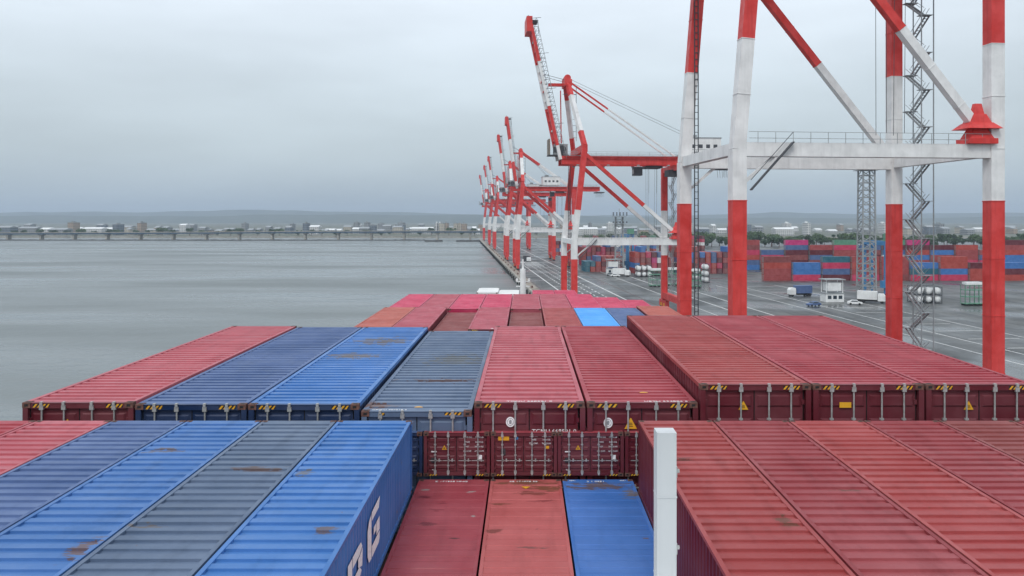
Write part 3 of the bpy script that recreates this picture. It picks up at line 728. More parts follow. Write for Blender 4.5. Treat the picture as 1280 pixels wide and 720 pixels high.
    for k in range(6):
        x = xe-1.6+k*.7; m.beam((x, -3, zg-2.1), (x+.2, -3, zg-4.4), .06, .06, DRK); m.beam((x, 2, zg-2.1), (x+.2, 2, zg-4.4), .06, .06, DRK)
    m.build('service_platform', CM, root)
    # raised boom, hinged at the seaward end of the girder
    hz = zg+.2
    tip = Vector((hx-boomL*math.sin(R(ang)), 0, hz+boomL*math.cos(R(ang))))
    cuts = [(.18, RED), (.36, WHT), (.40, WHT), (.66, RED), (.86 if False else .82, WHT), (1, RED)]
    cuts = [(.12, RED), (.37, RED), (.66, WHT), (1, RED)] if not detail else [(.10, WHT), (.38, RED), (.70, WHT), (1, RED)]
    m = MB()
    for y in (-3.2, 3.2):
        a = Vector((hx, y, hz)); b = Vector((tip.x, y*.85, tip.z)); m.bands(a, b, .85*tk, 1.25*tk, cuts)
    for k in range(1, 14):
        q = k/14; c0 = Vector((hx, 0, hz)).lerp(tip, q); yy = 3.2*(1-.15*q)
        m.beam((c0.x, -yy, c0.z), (c0.x, yy, c0.z), .35, .35, RED if k % 3 else WHT)
    m.build('boom', CM, root)
    off = Vector((1.25, 0, .28))
    for y in (-3.6, 3.6):
        m = MB(); prev = None
        for k in range(0, 33):
            q = k/32; c0 = Vector((hx, 0, hz)).lerp(tip, q)+off
            m.beam((c0.x-1.1, y, c0.z-.2), (c0.x+(.5 if k % 8 else 1.7), y, c0.z+.1), .10, .10, DRK)
            if prev is not None:
                m.beam((prev.x+.45, y, prev.z), (c0.x+.45, y, c0.z), .12, .12, GRY)
                m.beam((prev.x-.55, y, prev.z), (c0.x+.45, y, c0.z), .08, .08, DRK)
            prev = c0
        m.build('boom_walkway', CM, root)
    m = MB(); m.box(tip.x-1.0, tip.x+.6, -3.4, 3.4, tip.z-3.4, tip.z+.8, RED); m.box(tip.x+.6, tip.x+2.3, -2.4, 2.4, tip.z-.2, tip.z+.0, DRK)
    m.beam((tip.x+2.2, -2.2, tip.z-.1), (tip.x+2.5, -2.2, tip.z-4.0), .12, .12, DRK); m.beam((tip.x-.2, 0, tip.z+.8), (tip.x-.2, 0, tip.z+1.9), .15, .15, DRK)
    m.build('boom_tip', CM, root)
    # mast above the seaward legs
    ap = Vector((apx, 0, zt+mast))
    for y in (-10, 10):
        m = MB(); m.bands((lean, y, zt+1.2), (ap.x, y*.24, ap.z), 1.15*tk, 1.15*tk, [(.22, RED), (.8, WHT), (1, RED)]); m.build('mast_leg', CM, root)
    m = MB(); m.box(ap.x-1.0, ap.x+1.1, -3, 3, ap.z-.6, ap.z+1.2, RED); m.tube((ap.x-.1, -2.6, ap.z+1.6), (ap.x-.1, 2.6, ap.z+1.6), .95, n=14, m=RED)
    m.box(max(ap.x-5.2, hx-boomL*.4*math.sin(R(ang))), ap.x-.9, -.5, .5, ap.z-.4, ap.z+.4, RED); m.box(ap.x-1.6, ap.x+2.2, -3.6, -3.4, ap.z-3.2, ap.z-3.1, DRK)
    for k in range(8): m.beam((ap.x+1.2, -3.3, ap.z-3.2-k*1.7), (ap.x+2.3, -3.3, ap.z-3.2-k*1.7), .08, .08, DRK)
    m.beam((ap.x+2.2, -3.3, ap.z-1), (ap.x+2.2, -3.3, ap.z-16), .12, .12, DRK); m.beam((ap.x-1.3, 3.3, ap.z-1), (ap.x-1.1, 3.3, ap.z-16), .3, .3, RED)
    m.build('mast_head', CM, root)
    for y in (-2.6, 2.6):
        m = MB(); m.bands((ap.x+.5, y, ap.z+.4), (G-.5, y*1.2, zg+1.3), .42*tk*tk, .42*tk*tk, [(.36, RED), (1, WHT)]); m.build('back_stay', CM, root)
    m = MB()
    for y in (-1.6, 1.6):
        c0 = Vector((hx, y, hz)).lerp(Vector((tip.x, y, tip.z)), .62); m.beam((ap.x, y, ap.z+1), c0, .1, .1, DRK)
        m.beam((ap.x+.5, y, ap.z+1.5), (house+4, y, zg+6), .07, .07, DRK)
    m.build('boom_rope', CM, root)
    # machinery house and hinge platform
    m = MB(); m.box(house, house+9.5, -3.9, 3.9, zg+1.9, zg+6.4, 1); m.box(house-.15, house+9.65, -4.05, 4.05, zg+6.4, zg+6.6, 3)
    for k in range(4): m.box(house+1+k*2.1, house+2.1+k*2.1, -3.95, -3.9, zg+3.6, zg+4.6, 2)
    m.box(house-1.4, house, -4.1, 4.1, zg+1.85, zg+1.95, 2); m.box(house+1.5, house+3.5, -1, 1, zg+6.6, zg+7.6, 3)
    m.build('machinery_house', CM, root)
    m = MB(); m.box(-6.0, -.2, -2.4, 2.4, zg+1.4, zg+1.6, 2); m.box(-4.3, -.6, -2.1, 1.2, zg+1.6, zg+4.6, 3); m.box(-5.9, -5.5, -2.2, 2.2, zg+1.6, zg+6, 4)
    m.box(-4.35, -3.4, -2.15, .8, zg+2.2, zg+3.8, 2); m.tube((-2.2, -2.8, zg+3), (-2.2, -2.1, zg+3), 1.1, n=12, m=2)
    m.build('hinge_cabin', CM+[M['tan']], root)
    # stairs up the landward leg, cable reel on the portal
    m = MB(); z = 4; sg = 1
    while z < zg-4:
        for xx in ((G+1.2, G+1.75) if sg > 0 else (G+1.95, G+2.5)):
            m.beam((xx, 7.5-1.7*sg, z), (xx, 7.5+1.7*sg, z+2.4), .08, .26, GRY); m.beam((xx, 7.5-1.7*sg, z+1), (xx, 7.5+1.7*sg, z+3.4), .05, .05, GRY)
        for q in range(1, 8): xa = G+1.2 if sg > 0 else G+1.95; yy = 7.5-1.7*sg+3.4*sg*q/8; m.box(xa, xa+.55, yy-.12, yy+.12, z+2.4*q/8-.02, z+2.4*q/8+.02, GRY)
        m.box(G+1.0, G+2.7, 7.5+1.7*sg-.5, 7.5+1.7*sg+.5, z+2.38, z+2.46, GRY)
        z += 2.5; sg = -sg
    for y in (5.2, 9.8):
        for xx in (G+1.0, G+2.7): m.beam((xx, y, 3.5), (xx, y, zg-3), .12, .12, GRY)
    m.build('stairway', CM, root)
    m = MB()
    m.beam((1.2, 9.2, 5), (1.2, 9.2, zg), .12, .12, DRK); m.beam((1.7, 9.2, 5), (1.7, 9.2, zg), .12, .12, DRK)
    k = 5
    while k < zg: m.beam((1.2, 9.2, k), (1.7, 9.2, k), .08, .08, DRK); k += .9
    m.build('ladder', CM, root)
    for y in (-10.9, 10.9):
        m = MB()
        for z in (1.2, 1.9): m.beam((1, y, zp+z), (G-1, y, zp+z), .05, .05, GRY)
        for k in range(2, 29, 2): m.beam((k, y, zp+.7), (k, y, zp+1.9), .05, .05, GRY)
        m.build('handrail', CM, root)
    m = MB(); m.beam((1.2, -10.9, zp-4.5), (6, -10.9, zp+.8), .6, .12, DRK); m.beam((1.2, -10.9, zp-3.4), (6, -10.9, zp+1.9), .06, .06, DRK)
    m.build('portal_stair', CM, root)
    for y in (-10,):
        m = MB(); cx, cz = G-2.0, zp+.8
        m.box(cx-1.7, cx+1.7, y-1.2, y+1.2, cz, cz+.6, RED)
        for q, (w_, z0, z1) in enumerate(((1.4, .6, 1.7), (2.1, 1.7, 2.4), (1.2, 2.4, 3.4), (.6, 3.4, 4.6))):
            i = len(m.v); t_ = w_*.62
            m.v += [(cx-w_, y-w_*.7, cz+z0), (cx+w_, y-w_*.7, cz+z0), (cx+w_, y+w_*.7, cz+z0), (cx-w_, y+w_*.7, cz+z0), (cx-t_, y-t_*.7, cz+z1), (cx+t_, y-t_*.7, cz+z1), (cx+t_, y+t_*.7, cz+z1), (cx-t_, y+t_*.7, cz+z1)]
            for f in ((0,3,2,1),(4,5,6,7),(0,1,5,4),(1,2,6,5),(2,3,7,6),(3,0,4,7)): m.f.append(tuple(i+k for k in f)); m.m.append(RED)
        m.build('spreader_stand', CM, root)
    return root
ct = math.cos(TH)
cr1 = quay_crane(214/ct, 'large red and white crane with raised boom and crossed legs nearest the container rows', house=33)
base = quay_crane(412/ct, 'second raised-boom crane along the quay, behind the large nearest one', house=14, mast=17, hx=.2, ang=8, apx=2.4, boomL=38, tk=1.45)
for Dc, lab in ((499, 'third crane along the quay, its white mast just left of the second'), (669, 'fourth crane along the quay, thin legs near the middle of the line'),
                (782, 'fifth crane along the quay, next to last before the far end'), (955, 'farthest crane, at the water end of the quay')):
    c = copy_tree(base); c.location = Q(Dc/ct, 4.5, 2.5); c['label'] = lab
quay_crane(94/ct, 'very tall near crane, its legs and braces rising out of the picture over the quay', zp=34.2, zg=66, zr1=28.6, zr2=46.4, house=33, boomL=50)

# fenders and bollards on the quay
fm = MB(); fm.box(-.35, 0, -.9, .9, -1.6, .9); fm.box(-.6, -.35, -.6, .6, -1.3, .6)
fend = fm.build('fender', M['black'], None, Q(150, 0, 1.2), (0, 0, TH))
tag(fend, 'black rubber fender on the quay wall', 'fender', 'black fenders along the quay wall')
for s in range(162, 1010, 12):
    c = fend.copy(); C.objects.link(c); c.location = Q(s, 0, 1.2)
bm_ = MB(); bm_.tube((0, 0, 0), (0, 0, .55), .32, .26, 12); bm_.tube((0, 0, .55), (0, 0, .8), .42, .36, 12); bm_.box(-.5, .5, -.5, .5, -.001, .05)
bol = bm_.build('mooring_bollard', M['cast'], None, Q(200, 1.9, 2.51), (0, 0, TH)); tag(bol, 'dark mooring bollard on the quay edge', 'bollard', 'mooring bollards on the quay edge')
for s in range(224, 720, 24):
    c = bol.copy(); C.objects.link(c); c.location = Q(s, 1.9, 2.51)

# ---------------------------------------------------------------- yard behind the quay
ycs = {}
def yard_box_mesh(Lg, long_face):
    m = MB(); W, H = 2.438, 2.59
    n = 16; amp = .05; 
    m.box(-W/2+.05, W/2-.05, .05, Lg-.05, .05, H-.02)
    for x in (-W/2, W/2-.14):
        for y in (0, Lg-.14): m.box(x, x+.14, y, y+.14, 0, H)
        m.box(x, x+.12, .14, Lg-.14, H-.12, H-.003); m.box(x, x+.12, .14, Lg-.14, 0, .14)
    m.box(-W/2+.14, W/2-.14, 0, .1, H-.12, H-.003); m.box(-W/2+.14, W/2-.14, 0, .1, 0.003, .14)
    k = .4
    while k < Lg-.3:
        m.box(-W/2+.0, -W/2+.05, k, k+.18, .15, H-.13); m.box(W/2-.05, W/2, k, k+.18, .15, H-.13); k += .5
    for x in (-.85, -.35, .35, .85): m.box(x-.03, x+.03, -.03, .05, .15, H-.13, 1)
    m.box(-.03, .03, .02, .05, .15, H-.12, 1)
    o = m.build('yard_container', [M['rust_red'], M['steel']]); me = o.data; bpy.data.objects.remove(o); return me
ym40, ym20 = yard_box_mesh(12.19, 0), yard_box_mesh(6.06, 0)
YC = [('rust_red', 'rust red'), ('maroon', 'maroon'), ('brown', 'brown'), ('orange', 'orange red'), ('dull_blue', 'dull blue'), ('blue', 'blue'), ('magenta', 'magenta'), ('green_paint', 'green'), ('white', 'white'), ('teal', 'teal'), ('crimson', 'crimson')]
WT = [9, 7, 4, 6, 5, 4, 1, 1.2, 1, 1.5, 5]
TIER = ['bottom', 'second', 'third', 'fourth', 'fifth', 'sixth']
seen_labels = set()
def yard_stack(x, y, n, rz, me, name, col_i, cols=None):
    for t in range(n):
        ci = (cols[t] if cols else random.choices(range(len(YC)), WT)[0])
        o = bpy.data.objects.new('yard_container', me); C.objects.link(o)
        o.location = (x, y, 2.505+t*2.6); o.rotation_euler = (0, 0, rz)
        o.material_slots[0].link = 'OBJECT'; o.material_slots[0].material = M[YC[ci][0]]
        tag(o, f"{YC[ci][1]} container, {TIER[t]} tier, {ORD[col_i]} stack, {name}", 'yard container', 'containers stacked in the yard')
def block(name, px0, px1, D, n, hs, me, gap=.35, rz=None, step=None, cols=None):
    x = PX(px0, D); x1 = PX(px1, D); i = 0
    wdt = step or (2.44+gap)
    while x < x1 and i < n and i < 20:
        hgt = random.choice(hs)
        yard_stack(x+wdt/2, D, hgt, TH if rz is None else rz, me, name, i); x += wdt; i += 1
random.seed(11)
block('block left of the light tower', 731, 773, 385, 14, (3, 3, 4, 2), ym40)
block('far block behind the quay road', 690, 730, 560, 9, (3, 4, 4), ym40)
block('block right of the blue gantry', 793, 842, 372, 12, (4, 4, 3, 5), ym40)
block('block behind the green racks', 846, 925, 372, 17, (4, 5, 4, 3), ym40)
block('long near row right of the tall crane', 935, 1275, 330, 9, (3, 4), ym40, rz=-math.pi/2+TH, step=12.7)
block('long back row right of the tall crane', 905, 1290, 400, 12, (5, 6, 4), ym40, rz=-math.pi/2+TH, step=12.7)
block('farthest row before the trees', 740, 900, 620, 12, (4, 5), ym40, gap=5.4)
block('middle block behind the light tower', 727, 775, 440, 14, (4, 5), ym40)
# light tower
def lattice_tower(x, y, h, w_, lab):
    t = empty('light_tower', (x, y, 2.505)); tag(t, lab, 'light tower')
    m = MB()
    for sx in (-1, 1):
        for sy in (-1, 1): m.beam((sx*w_/2, sy*w_/2, 0), (sx*w_*.42, sy*w_*.42, h), .42, .42)
    z = 0; n = 0
    while z < h-2:
        k = w_/2*(1-.16*z/h)
        for a, b in (((-k, -k), (k, -k)), ((k, -k), (k, k)), ((k, k), (-k, k)), ((-k, k), (-k, -k))):
            m.beam((*a, z+2.4), (*b, z+2.4), .26, .26)
            m.beam((*a, z), (*b, z+2.4), .2, .2)
        z += 2.4; n += 1
    m.build('lattice_mast', M['grey_steel'], t)
    m = MB(); m.box(-w_*.8, w_*.8, -w_*.8, w_*.8, h-.1, h+.15)
    m.box(-w_*.7, w_*.7, -w_*.7, w_*.7, h-3.6, h-3.4)
    m.build('platform', M['grey_steel'], t)
    for zz in (h+.6, h+1.5, h-2.9):
        for k in range(5): m = MB(); xx = -w_*.8+k*w_*.4; m.box(xx-.35, xx+.35, -w_*.8-.3, -w_*.8, zz, zz+.6); m.build('floodlight', M['dark_steel'], t)
    m = MB(); m.tube((0, 0, h+.15), (0, 0, h+4), .12, n=6); m.build('lightning_rod', M['grey_steel'], t)
D_ = 372; lattice_tower(PX(774, D_), D_, PZ(271, D_)-2.5, 4.0, 'grey lattice light tower with floodlights standing in the yard')
lattice_tower(PX(1083, 250), 250, 46, 4.4, 'taller grey lattice light tower seen between the tall crane legs')
# gate house under the tower
def kiosk(px, D, lab):
    k = empty('control_hut', (PX(px, D), D, 2.505), TH); tag(k, lab, 'hut')
    m = MB(); m.box(-3, 3, -2, 2, 0, 2.7); m.box(-2.2, 2.2, -1.8, 1.8, 3.6, 6.2); 
    for sx in (-2.8, 2.6):
        for sy in (-1.8, 1.6): m.box(sx, sx+.2, sy, sy+.2, 2.7, 7)
    m.build('wall', M['white'], k)
    m = MB(); m.box(-3.4, 3.4, -2.4, 2.4, 7, 7.3); m.box(-3.2, 3.2, -2.2, 2.2, 2.7, 2.9); m.build('roof', M['grey_steel'], k)
    for x0 in (-2.4, -.6, 1.2):
        m = MB(); m.box(x0, x0+1.2, -2.04, -2, 1, 2.1); m.build('window', M['glass'], k)
kiosk(766, 368, 'white two-storey control hut at the foot of the light tower')
kiosk(1040, 246, 'white two-storey control hut beside the taller light tower')
# blue yard gantry
def gantry(px, D, lab):
  g = empty('yard_gantry', (PX(px, D), D, 2.505), TH); tag(g, lab, 'yard gantry')
  for x, y in ((-1.3, 0), (1.3, 0), (-1.3, 14), (1.3, 14)):
      m = MB(); m.beam((x, y, .8), (x, y, 17.5), 1.0, 1.0); m.build('leg', M['blue_steel'], g)
  m = MB()
  for x in (-1.3, 1.3): m.beam((x, -1, 18.2), (x, 15, 18.2), .9, 1.4)
  for z in (5, 9.5): m.beam((-1.3, 0, z), (1.3, 0, z), .4, .4)
  m.build('girder', M['blue_steel'], g)
  m = MB(); m.box(-1.6, 1.6, -1.4, 1.2, 18.95, 21.6); m.build('winch_house', M['green_paint'], g)
  m = MB(); m.box(-3, -.4, -.8, .8, 3, 5.4); m.build('power_box', M['blue_steel'], g)
  for x, y in ((-1.3, 0), (1.3, 0), (-1.3, 14), (1.3, 14)):
      m = MB(); m.tube((x-.3, y, .45), (x+.3, y, .45), .45, n=12); m.build('wheel', M['black'], g)
gantry(788, 388, 'tall blue yard gantry standing right of the smaller light tower')
gantry(1112, 262, 'tall blue yard gantry right of the taller light tower')
# tank containers 3 x 2
def tank(x, y, z, lab):
    t = empty('tank_container', (x, y, z), 0); tag(t, lab, 'tank container', 'tank containers stacked three wide and two high')
    m = MB(); r = 1.12; n = 20
    prof = [(-.0, .02), (.08, .45), (.25, .82), (.55, 1.05), (.95, r), (5.1, r), (5.5, 1.05), (5.8, .82), (5.98, .45), (6.05, .02)]
    for (a, b) in zip(prof, prof[1:]): m.tube((0, a[0], 1.3), (0, b[0], 1.3), a[1], b[1], n, caps=False)
    m.build('tank', M['white'], t, smooth=True)
    m = MB()
    for sx in (-1.15, 1.15):
        for yy in (.07, 5.99): m.beam((sx, yy, 0), (sx, yy, 2.59), .16, .16)
        for z_ in (.08, 2.5): m.beam((sx, .15, z_), (sx, 5.9, z_), .14, .14)
    for yy in (.07, 5.99):
        for z_ in (.08, 2.5): m.beam((-1.07, yy, z_), (1.07, yy, z_), .14, .14)
    m.build('frame', M['dark_steel'], t)
for i, px in enumerate((799, 805.5, 812)):
    for t in range(2): tank(PX(px, 350)+.0, 350, 2.51+t*2.62, f"white tank container, {['left', 'middle', 'right'][i]} one of the {['lower', 'upper'][t]} tier in the yard")
for i, D in enumerate((330, 318)):
    for t in range(2 if i == 0 else 3): tank(PX(872+i*3, D)+i*2.8, D, 2.51+t*2.62, f"white tank container in the small stack by the tall crane leg, {['nearer', 'farther'][1-i]} column, {TIER[t]} tier")
for i, px in enumerate((1151, 1162, 1173)):
    for t in range(2): tank(PX(px, 240), 240, 2.51+t*2.62, f"white tank container, {['left', 'middle', 'right'][i]} one of the {['lower', 'upper'][t]} tier beside the tall crane stairs")
# green racks
def rack(px, D, lab, n=3):
    r = empty('steel_rack', (PX(px, D), D, 2.505), TH); tag(r, lab, 'steel rack', 'green steel racks in the yard')
    m = MB()
    for k in range(n): m.box(-3, 3, -1.2, 1.2, .5+k*2.1, .75+k*2.1)
    for x in (-3, -1.5, 0, 1.5, 2.9):
        for y in (-1.2, 1.1): m.box(x, x+.12, y, y+.12, .75, 6.3)
    m.beam((-3, -1.15, 6.3), (3, -1.15, 6.3), .12, .12); m.beam((-3, 1.15, 6.3), (3, 1.15, 6.3), .12, .12)
    m.build('frame', M['green_paint'], r)
    m = MB(); m.box(-2.6, 2.6, -1, 1, 6.4, 7.2); m.build('load', M['white'], r)
    m = MB()
    for x in (-2.4, -.8, .8, 2.4): m.tube((x, -1.25, .28), (x, 1.25, .28), .28, n=10)
    m.build('wheel', M['black'], r)
for i, (px, D) in enumerate(((821, 300), (843, 305), (866, 296), (1215, 235))): rack(px, D, ['green steel rack with white load left of the landward crane leg', 'green steel rack with white load right behind the landward crane leg', 'green steel rack with white load, third from the landward crane leg', 'green steel rack with white load right of the tank containers by the stairs'][i])
# vehicles in the yard
def truck(px, D, rz, box_mat, lab, cab='white'):
    t = empty('lorry', (PX(px, D), D, 2.505), rz); tag(t, lab, 'lorry')
    m = MB(); m.box(-1.15, 1.15, 2.6, 8.4, 1.1, 3.7); m.build('box_body', M[box_mat], t)
    m = MB(); m.box(-1.1, 1.1, .3, 2.4, .7, 2.3); i = len(m.v)
    m.v += [(-1.1, .3, 2.3), (1.1, .3, 2.3), (1.1, 2.4, 2.3), (-1.1, 2.4, 2.3), (-1.0, .75, 3.0), (1.0, .75, 3.0), (1.0, 2.3, 3.0), (-1.0, 2.3, 3.0)]
    for f in ((4,5,6,7),(0,1,5,4),(1,2,6,5),(2,3,7,6),(3,0,4,7)): m.f.append(tuple(i+k for k in f)); m.m.append(0)
    c = m.build('cab', M[cab], t)
    m = MB(); m.quad([(-.9, .33, 2.32), (.9, .33, 2.32), (.85, .68, 2.88), (-.85, .68, 2.88)]); m.build('windscreen', M['glass'], c)
    m = MB(); m.box(-.9, .9, .5, 8.3, .55, .95); m.build('chassis', M['black'], t)
    for y in (1.2, 6.6, 7.6):
        for x in (-1.0, .75):
            m = MB(); m.tube((x, y, .5), (x+.25, y, .5), .5, n=14); m.build('wheel', M['black'], t)
truck(788, 352, R(60), 'white', 'white box lorry parked below the light tower')
def car(px, D, rz, mat, lab):
    t = empty('parked_car', (PX(px, D), D, 2.505), rz); tag(t, lab, 'car', 'cars parked in the yard')
    m = MB(); pr = [(0, .35), (0, .75), (.9, .95), (1.5, 1.42), (3.1, 1.45), (3.9, .98), (4.3, .85), (4.3, .35)]
    n = len(pr)
    for x in (-.85, .85): m.v += [(x*(1 if z < 1 else .85), y, z) for y, z in pr]
    m.f += [tuple(range(n)), tuple(reversed(range(n, 2*n)))]; m.m += [0, 0]
    for k in range(n): m.f.append((k, n+k, n+(k+1) % n, (k+1) % n)); m.m.append(0)
    b = m.build('body', M[mat], t)
    m = MB(); m.quad([(-.7, .98, 1.02), (.7, .98, 1.02), (.66, 1.42, 1.38), (-.66, 1.42, 1.38)])
    for sg in (-1, 1): m.quad([(sg*.87, 1.2, 1.0), (sg*.87, 3.4, 1.0), (sg*.77, 3.0, 1.36), (sg*.77, 1.6, 1.36)])
    m.build('window', M['glass'], b)
    for y in (.85, 3.4):
        for x in (-.88, .68):
            m = MB(); m.tube((x, y, .32), (x+.2, y, .32), .32, n=12); m.build('wheel', M['black'], t)
truck(1108, 240, R(60), 'white', 'white box lorry parked below the taller light tower'); truck(985, 262, R(-80), 'dull_blue', 'blue box lorry on the yard road between the tall crane legs')
car(1078, 236, R(70), 'white', 'white car beside the taller light tower'); car(1010, 232, R(-70), 'dull_blue', 'dull blue car parked in front of the hut by the taller light tower')
car(775, 351, R(70), 'white', 'white car beside the white box lorry'); car(769, 357, R(65), 'grey_steel', 'grey car in front of the control hut')
truck(662, 470, R(20), 'grey_plate', 'dark box lorry driving on the quay road'); car(654, 455, R(10), 'white', 'white car on the quay road ahead of the dark lorry')
# chassis trailers parked in a line
def trailer(s, t_, lab):
    o = empty('container_chassis', Q(s, t_, 2.505), TH); tag(o, lab, 'trailer', 'empty trailers parked in a line')
    m = MB()
    for x in (-.5, .4): m.box(x, x+.12, 0, 12, 1.0, 1.3)
    for y in (0, 3, 6, 9, 11.8): m.box(-1.2, 1.2, y, y+.2, 1.05, 1.32)
    m.build('frame', M['dark_steel'], o)
    for y in (9, 10.3):
        m = MB(); m.tube((-1.2, y, .5), (1.2, y, .5), .5, n=12); m.build('wheel', M['black'], o)
for i in range(6): trailer(330+i*14, 66, f'empty dark container trailer, {ORD[i]} of the parked line')

# ---------------------------------------------------------------- bridge and far shore
BY = 1060
def bridge_z(x):       # deck height: gently humped
    return 9.2 + 3.0*math.exp(-((x+100)/420)**2)
br = empty('road_bridge', (0, BY, 0)); tag(br, 'long low road bridge with blue-grey girder across the harbour', 'bridge')
m = MB(); xs = list(range(-1300, 61, 20))
for x0, x1 in zip(xs, xs[1:]):
    z0, z1 = bridge_z(x0), bridge_z(x1)
    for (y, zt, zb) in ((0, 0, -1.7),):
        i = len(m.v)
        m.v += [(x0, 0, z0-1.9), (x1, 0, z1-1.9), (x1, 0, z1), (x0, 0, z0), (x0, 12, z0-1.9), (x1, 12, z1-1.9), (x1, 12, z1), (x0, 12, z0)]
        for f in ((0,1,2,3),(7,6,5,4),(3,2,6,7),(0,4,5,1)): m.f.append(tuple(i+k for k in f)); m.m.append(0)
m.build('girder', flat('bridge_steel', (.03, .07, .12), .6), br)
m = MB()
for x0, x1 in zip(xs, xs[1:]):
    z0, z1 = bridge_z(x0), bridge_z(x1)
    m.quad([(x0, -.15, z0+.05), (x1, -.15, z1+.05), (x1, -.15, z1+1.0), (x0, -.15, z0+1.0)]); m.quad([(x0, -.15, z0+1.0), (x1, -.15, z1+1.0), (x1, 0.2, z1+1.0), (x0, .2, z0+1.0)])
    m.quad([(x0, .2, z0+1.0), (x1, .2, z1+1.0), (x1, .2, z1+.05), (x0, .2, z0+.05)])
m.build('parapet', M['concrete'], br)
for x in range(-1272, 60, 46):
    m = MB(); z = bridge_z(x)-1.95; m.box(x-1.2, x+1.2, 2, 10, -3, z-1.2); m.box(x-2.6, x+2.6, 1, 11, z-1.2, z); m.build('pier', M['concrete'], br)
# low dark breakwaters
def breakwater(x0, x1, y, h, lab):
    m = MB(); r_ = random.Random(int(x0)); n = int((x1-x0)/4); prev = None
    for k in range(n+1):
        x = x0+(x1-x0)*k/n; q = (x, h*r_.uniform(.75, 1.1))
        if prev:
            m.quad([(prev[0], y-2.5, -1), (q[0], y-2.5, -1), (q[0], y-.8, q[1]), (prev[0], y-.8, prev[1])]); m.quad([(prev[0], y-.8, prev[1]), (q[0], y-.8, q[1]), (q[0], y+2, q[1]), (prev[0], y+2, prev[1])])
            m.quad([(prev[0], y+2, prev[1]), (q[0], y+2, q[1]), (q[0], y+4, -1), (prev[0], y+4, -1)])
        prev = q
    tag(m.build('breakwater', flat('dark_rubble', (.075, .075, .075), .9, 0, .4, .4)), lab, 'breakwater')
breakwater(PX(531, 990), PX(553, 990), 990, 2.0, 'short dark breakwater in the water before the bridge')
breakwater(PX(570, 990), PX(612, 990), 990, 2.2, 'dark breakwater reaching towards the end of the quay')
breakwater(PX(-60, 1035), PX(531, 1035), 1035, 1.6, 'long thin dark breakwater under the bridge')

def facade(name, wall, win, sc=(3.2, 3.0), pale=False):
    m, t, b = base_mat(name, .8); nn, ll = t.nodes, t.links
    c = nn.new('ShaderNodeTexCoord'); s_ = nn.new('ShaderNodeSeparateXYZ'); ll.new(c.outputs['Object'], s_.inputs[0])
    ad = nn.new('ShaderNodeMath'); ll.new(s_.outputs[0], ad.inputs[0]); ll.new(s_.outputs[1], ad.inputs[1])
    def bandm(v, per, on):
        a = nn.new('ShaderNodeMath'); a.operation = 'DIVIDE'; a.inputs[1].default_value = per; ll.new(v, a.inputs[0])
        f = nn.new('ShaderNodeMath'); f.operation = 'FRACT'; ll.new(a.outputs[0], f.inputs[0])
        g = nn.new('ShaderNodeMath'); g.operation = 'LESS_THAN'; g.inputs[1].default_value = on; ll.new(f.outputs[0], g.inputs[0]); return g.outputs[0]
    a = bandm(ad.outputs[0], sc[0], .62); z = bandm(s_.outputs[2], sc[1], .45)
    mu = nn.new('ShaderNodeMath'); mu.operation = 'MULTIPLY'; ll.new(a, mu.inputs[0]); ll.new(z, mu.inputs[1])
    mx_ = nn.new('ShaderNodeMix'); mx_.data_type = 'RGBA'; ll.new(mu.outputs[0], mx_.inputs[0]); mx_.inputs[6].default_value = (*wall, 1); mx_.inputs[7].default_value = (*win, 1)
    ll.new(mx_.outputs[2], b.inputs['Base Color']); return m
FC = [('cream', facade('cream_facade', (.52, .47, .38), (.12, .12, .12))), ('white', facade('white_facade', (.62, .62, .60), (.14, .15, .17))), ('grey', facade('grey_facade', (.28, .29, .30), (.08, .09, .10), (4, 3.4))), ('tan', facade('tan_facade', (.40, .31, .24), (.1, .1, .1), (3, 3))), ('slate', facade('slate_facade', (.16, .19, .23), (.07, .08, .09), (5, 3.5)))]
WH = [('white', M['white']), ('grey', M['grey_steel']), ('tan', M['tan'])]
nb = [0]
def building(x, y, w_, dp, h, ci, lab, roofs=True):
    b = empty('apartment_block' if h > 15 else 'warehouse', (x, y, 2.4)); tag(b, lab, 'building')
    m = MB(); m.box(0, w_, 0, dp, 0, h); m.build('wall', FC[ci][1], b)
    m = MB(); m.box(-.4, w_+.4, -.4, dp+.4, h, h+.5)
    if h > 15:
        m.box(w_*.3, w_*.5, dp*.3, dp*.7, h+.5, h+3.2); m.box(w_*.65, w_*.75, dp*.3, dp*.7, h+.5, h+2)
    else:
        i = len(m.v); m.v += [(-.4, -.4, h+.5), (w_+.4, -.4, h+.5), (w_+.4, dp+.4, h+.5), (-.4, dp+.4, h+.5), (-.4, dp/2, h+.5+dp*.12), (w_+.4, dp/2, h+.5+dp*.12)]
        m.f += [(i, i+1, i+5, i+4), (i+2, i+3, i+4, i+5), (i, i+4, i+3), (i+1, i+2, i+5)]; m.m += [0]*4
    m.build('roof', M['grey_steel'] if ci != 1 else M['white'], b)
def bpx(px0, px1, ytop, D, ci, lab): 
    x = PX(px0, D); building(x, D, PX(px1, D)-x, 22, PZ(ytop, D)-2.4, ci, lab)
bpx(544, 546.6, 279, 1500, 1, 'thin white tower block, left of a close pair on the far shore')
bpx(548, 550.2, 279, 1500, 1, 'thin white tower block, right of a close pair on the far shore')
bpx(550.6, 552.5, 282, 1510, 3, 'narrow tan block beside the pair of white towers')
bpx(567, 571.5, 279.5, 1450, 0, 'cream apartment tower, leftmost of the cluster near the cranes')
bpx(572, 576, 279, 1500, 0, 'cream apartment tower, second of the cluster near the cranes')
bpx(576.5, 583, 279.8, 1470, 3, 'broad tan apartment block at the right of the cluster near the cranes')
bpx(598, 603, 281, 1450, 3, 'tan apartment block just behind the farthest crane')
bpx(514, 541, 286, 1400, 1, 'long white warehouse on the far shore, left of the pair of towers')
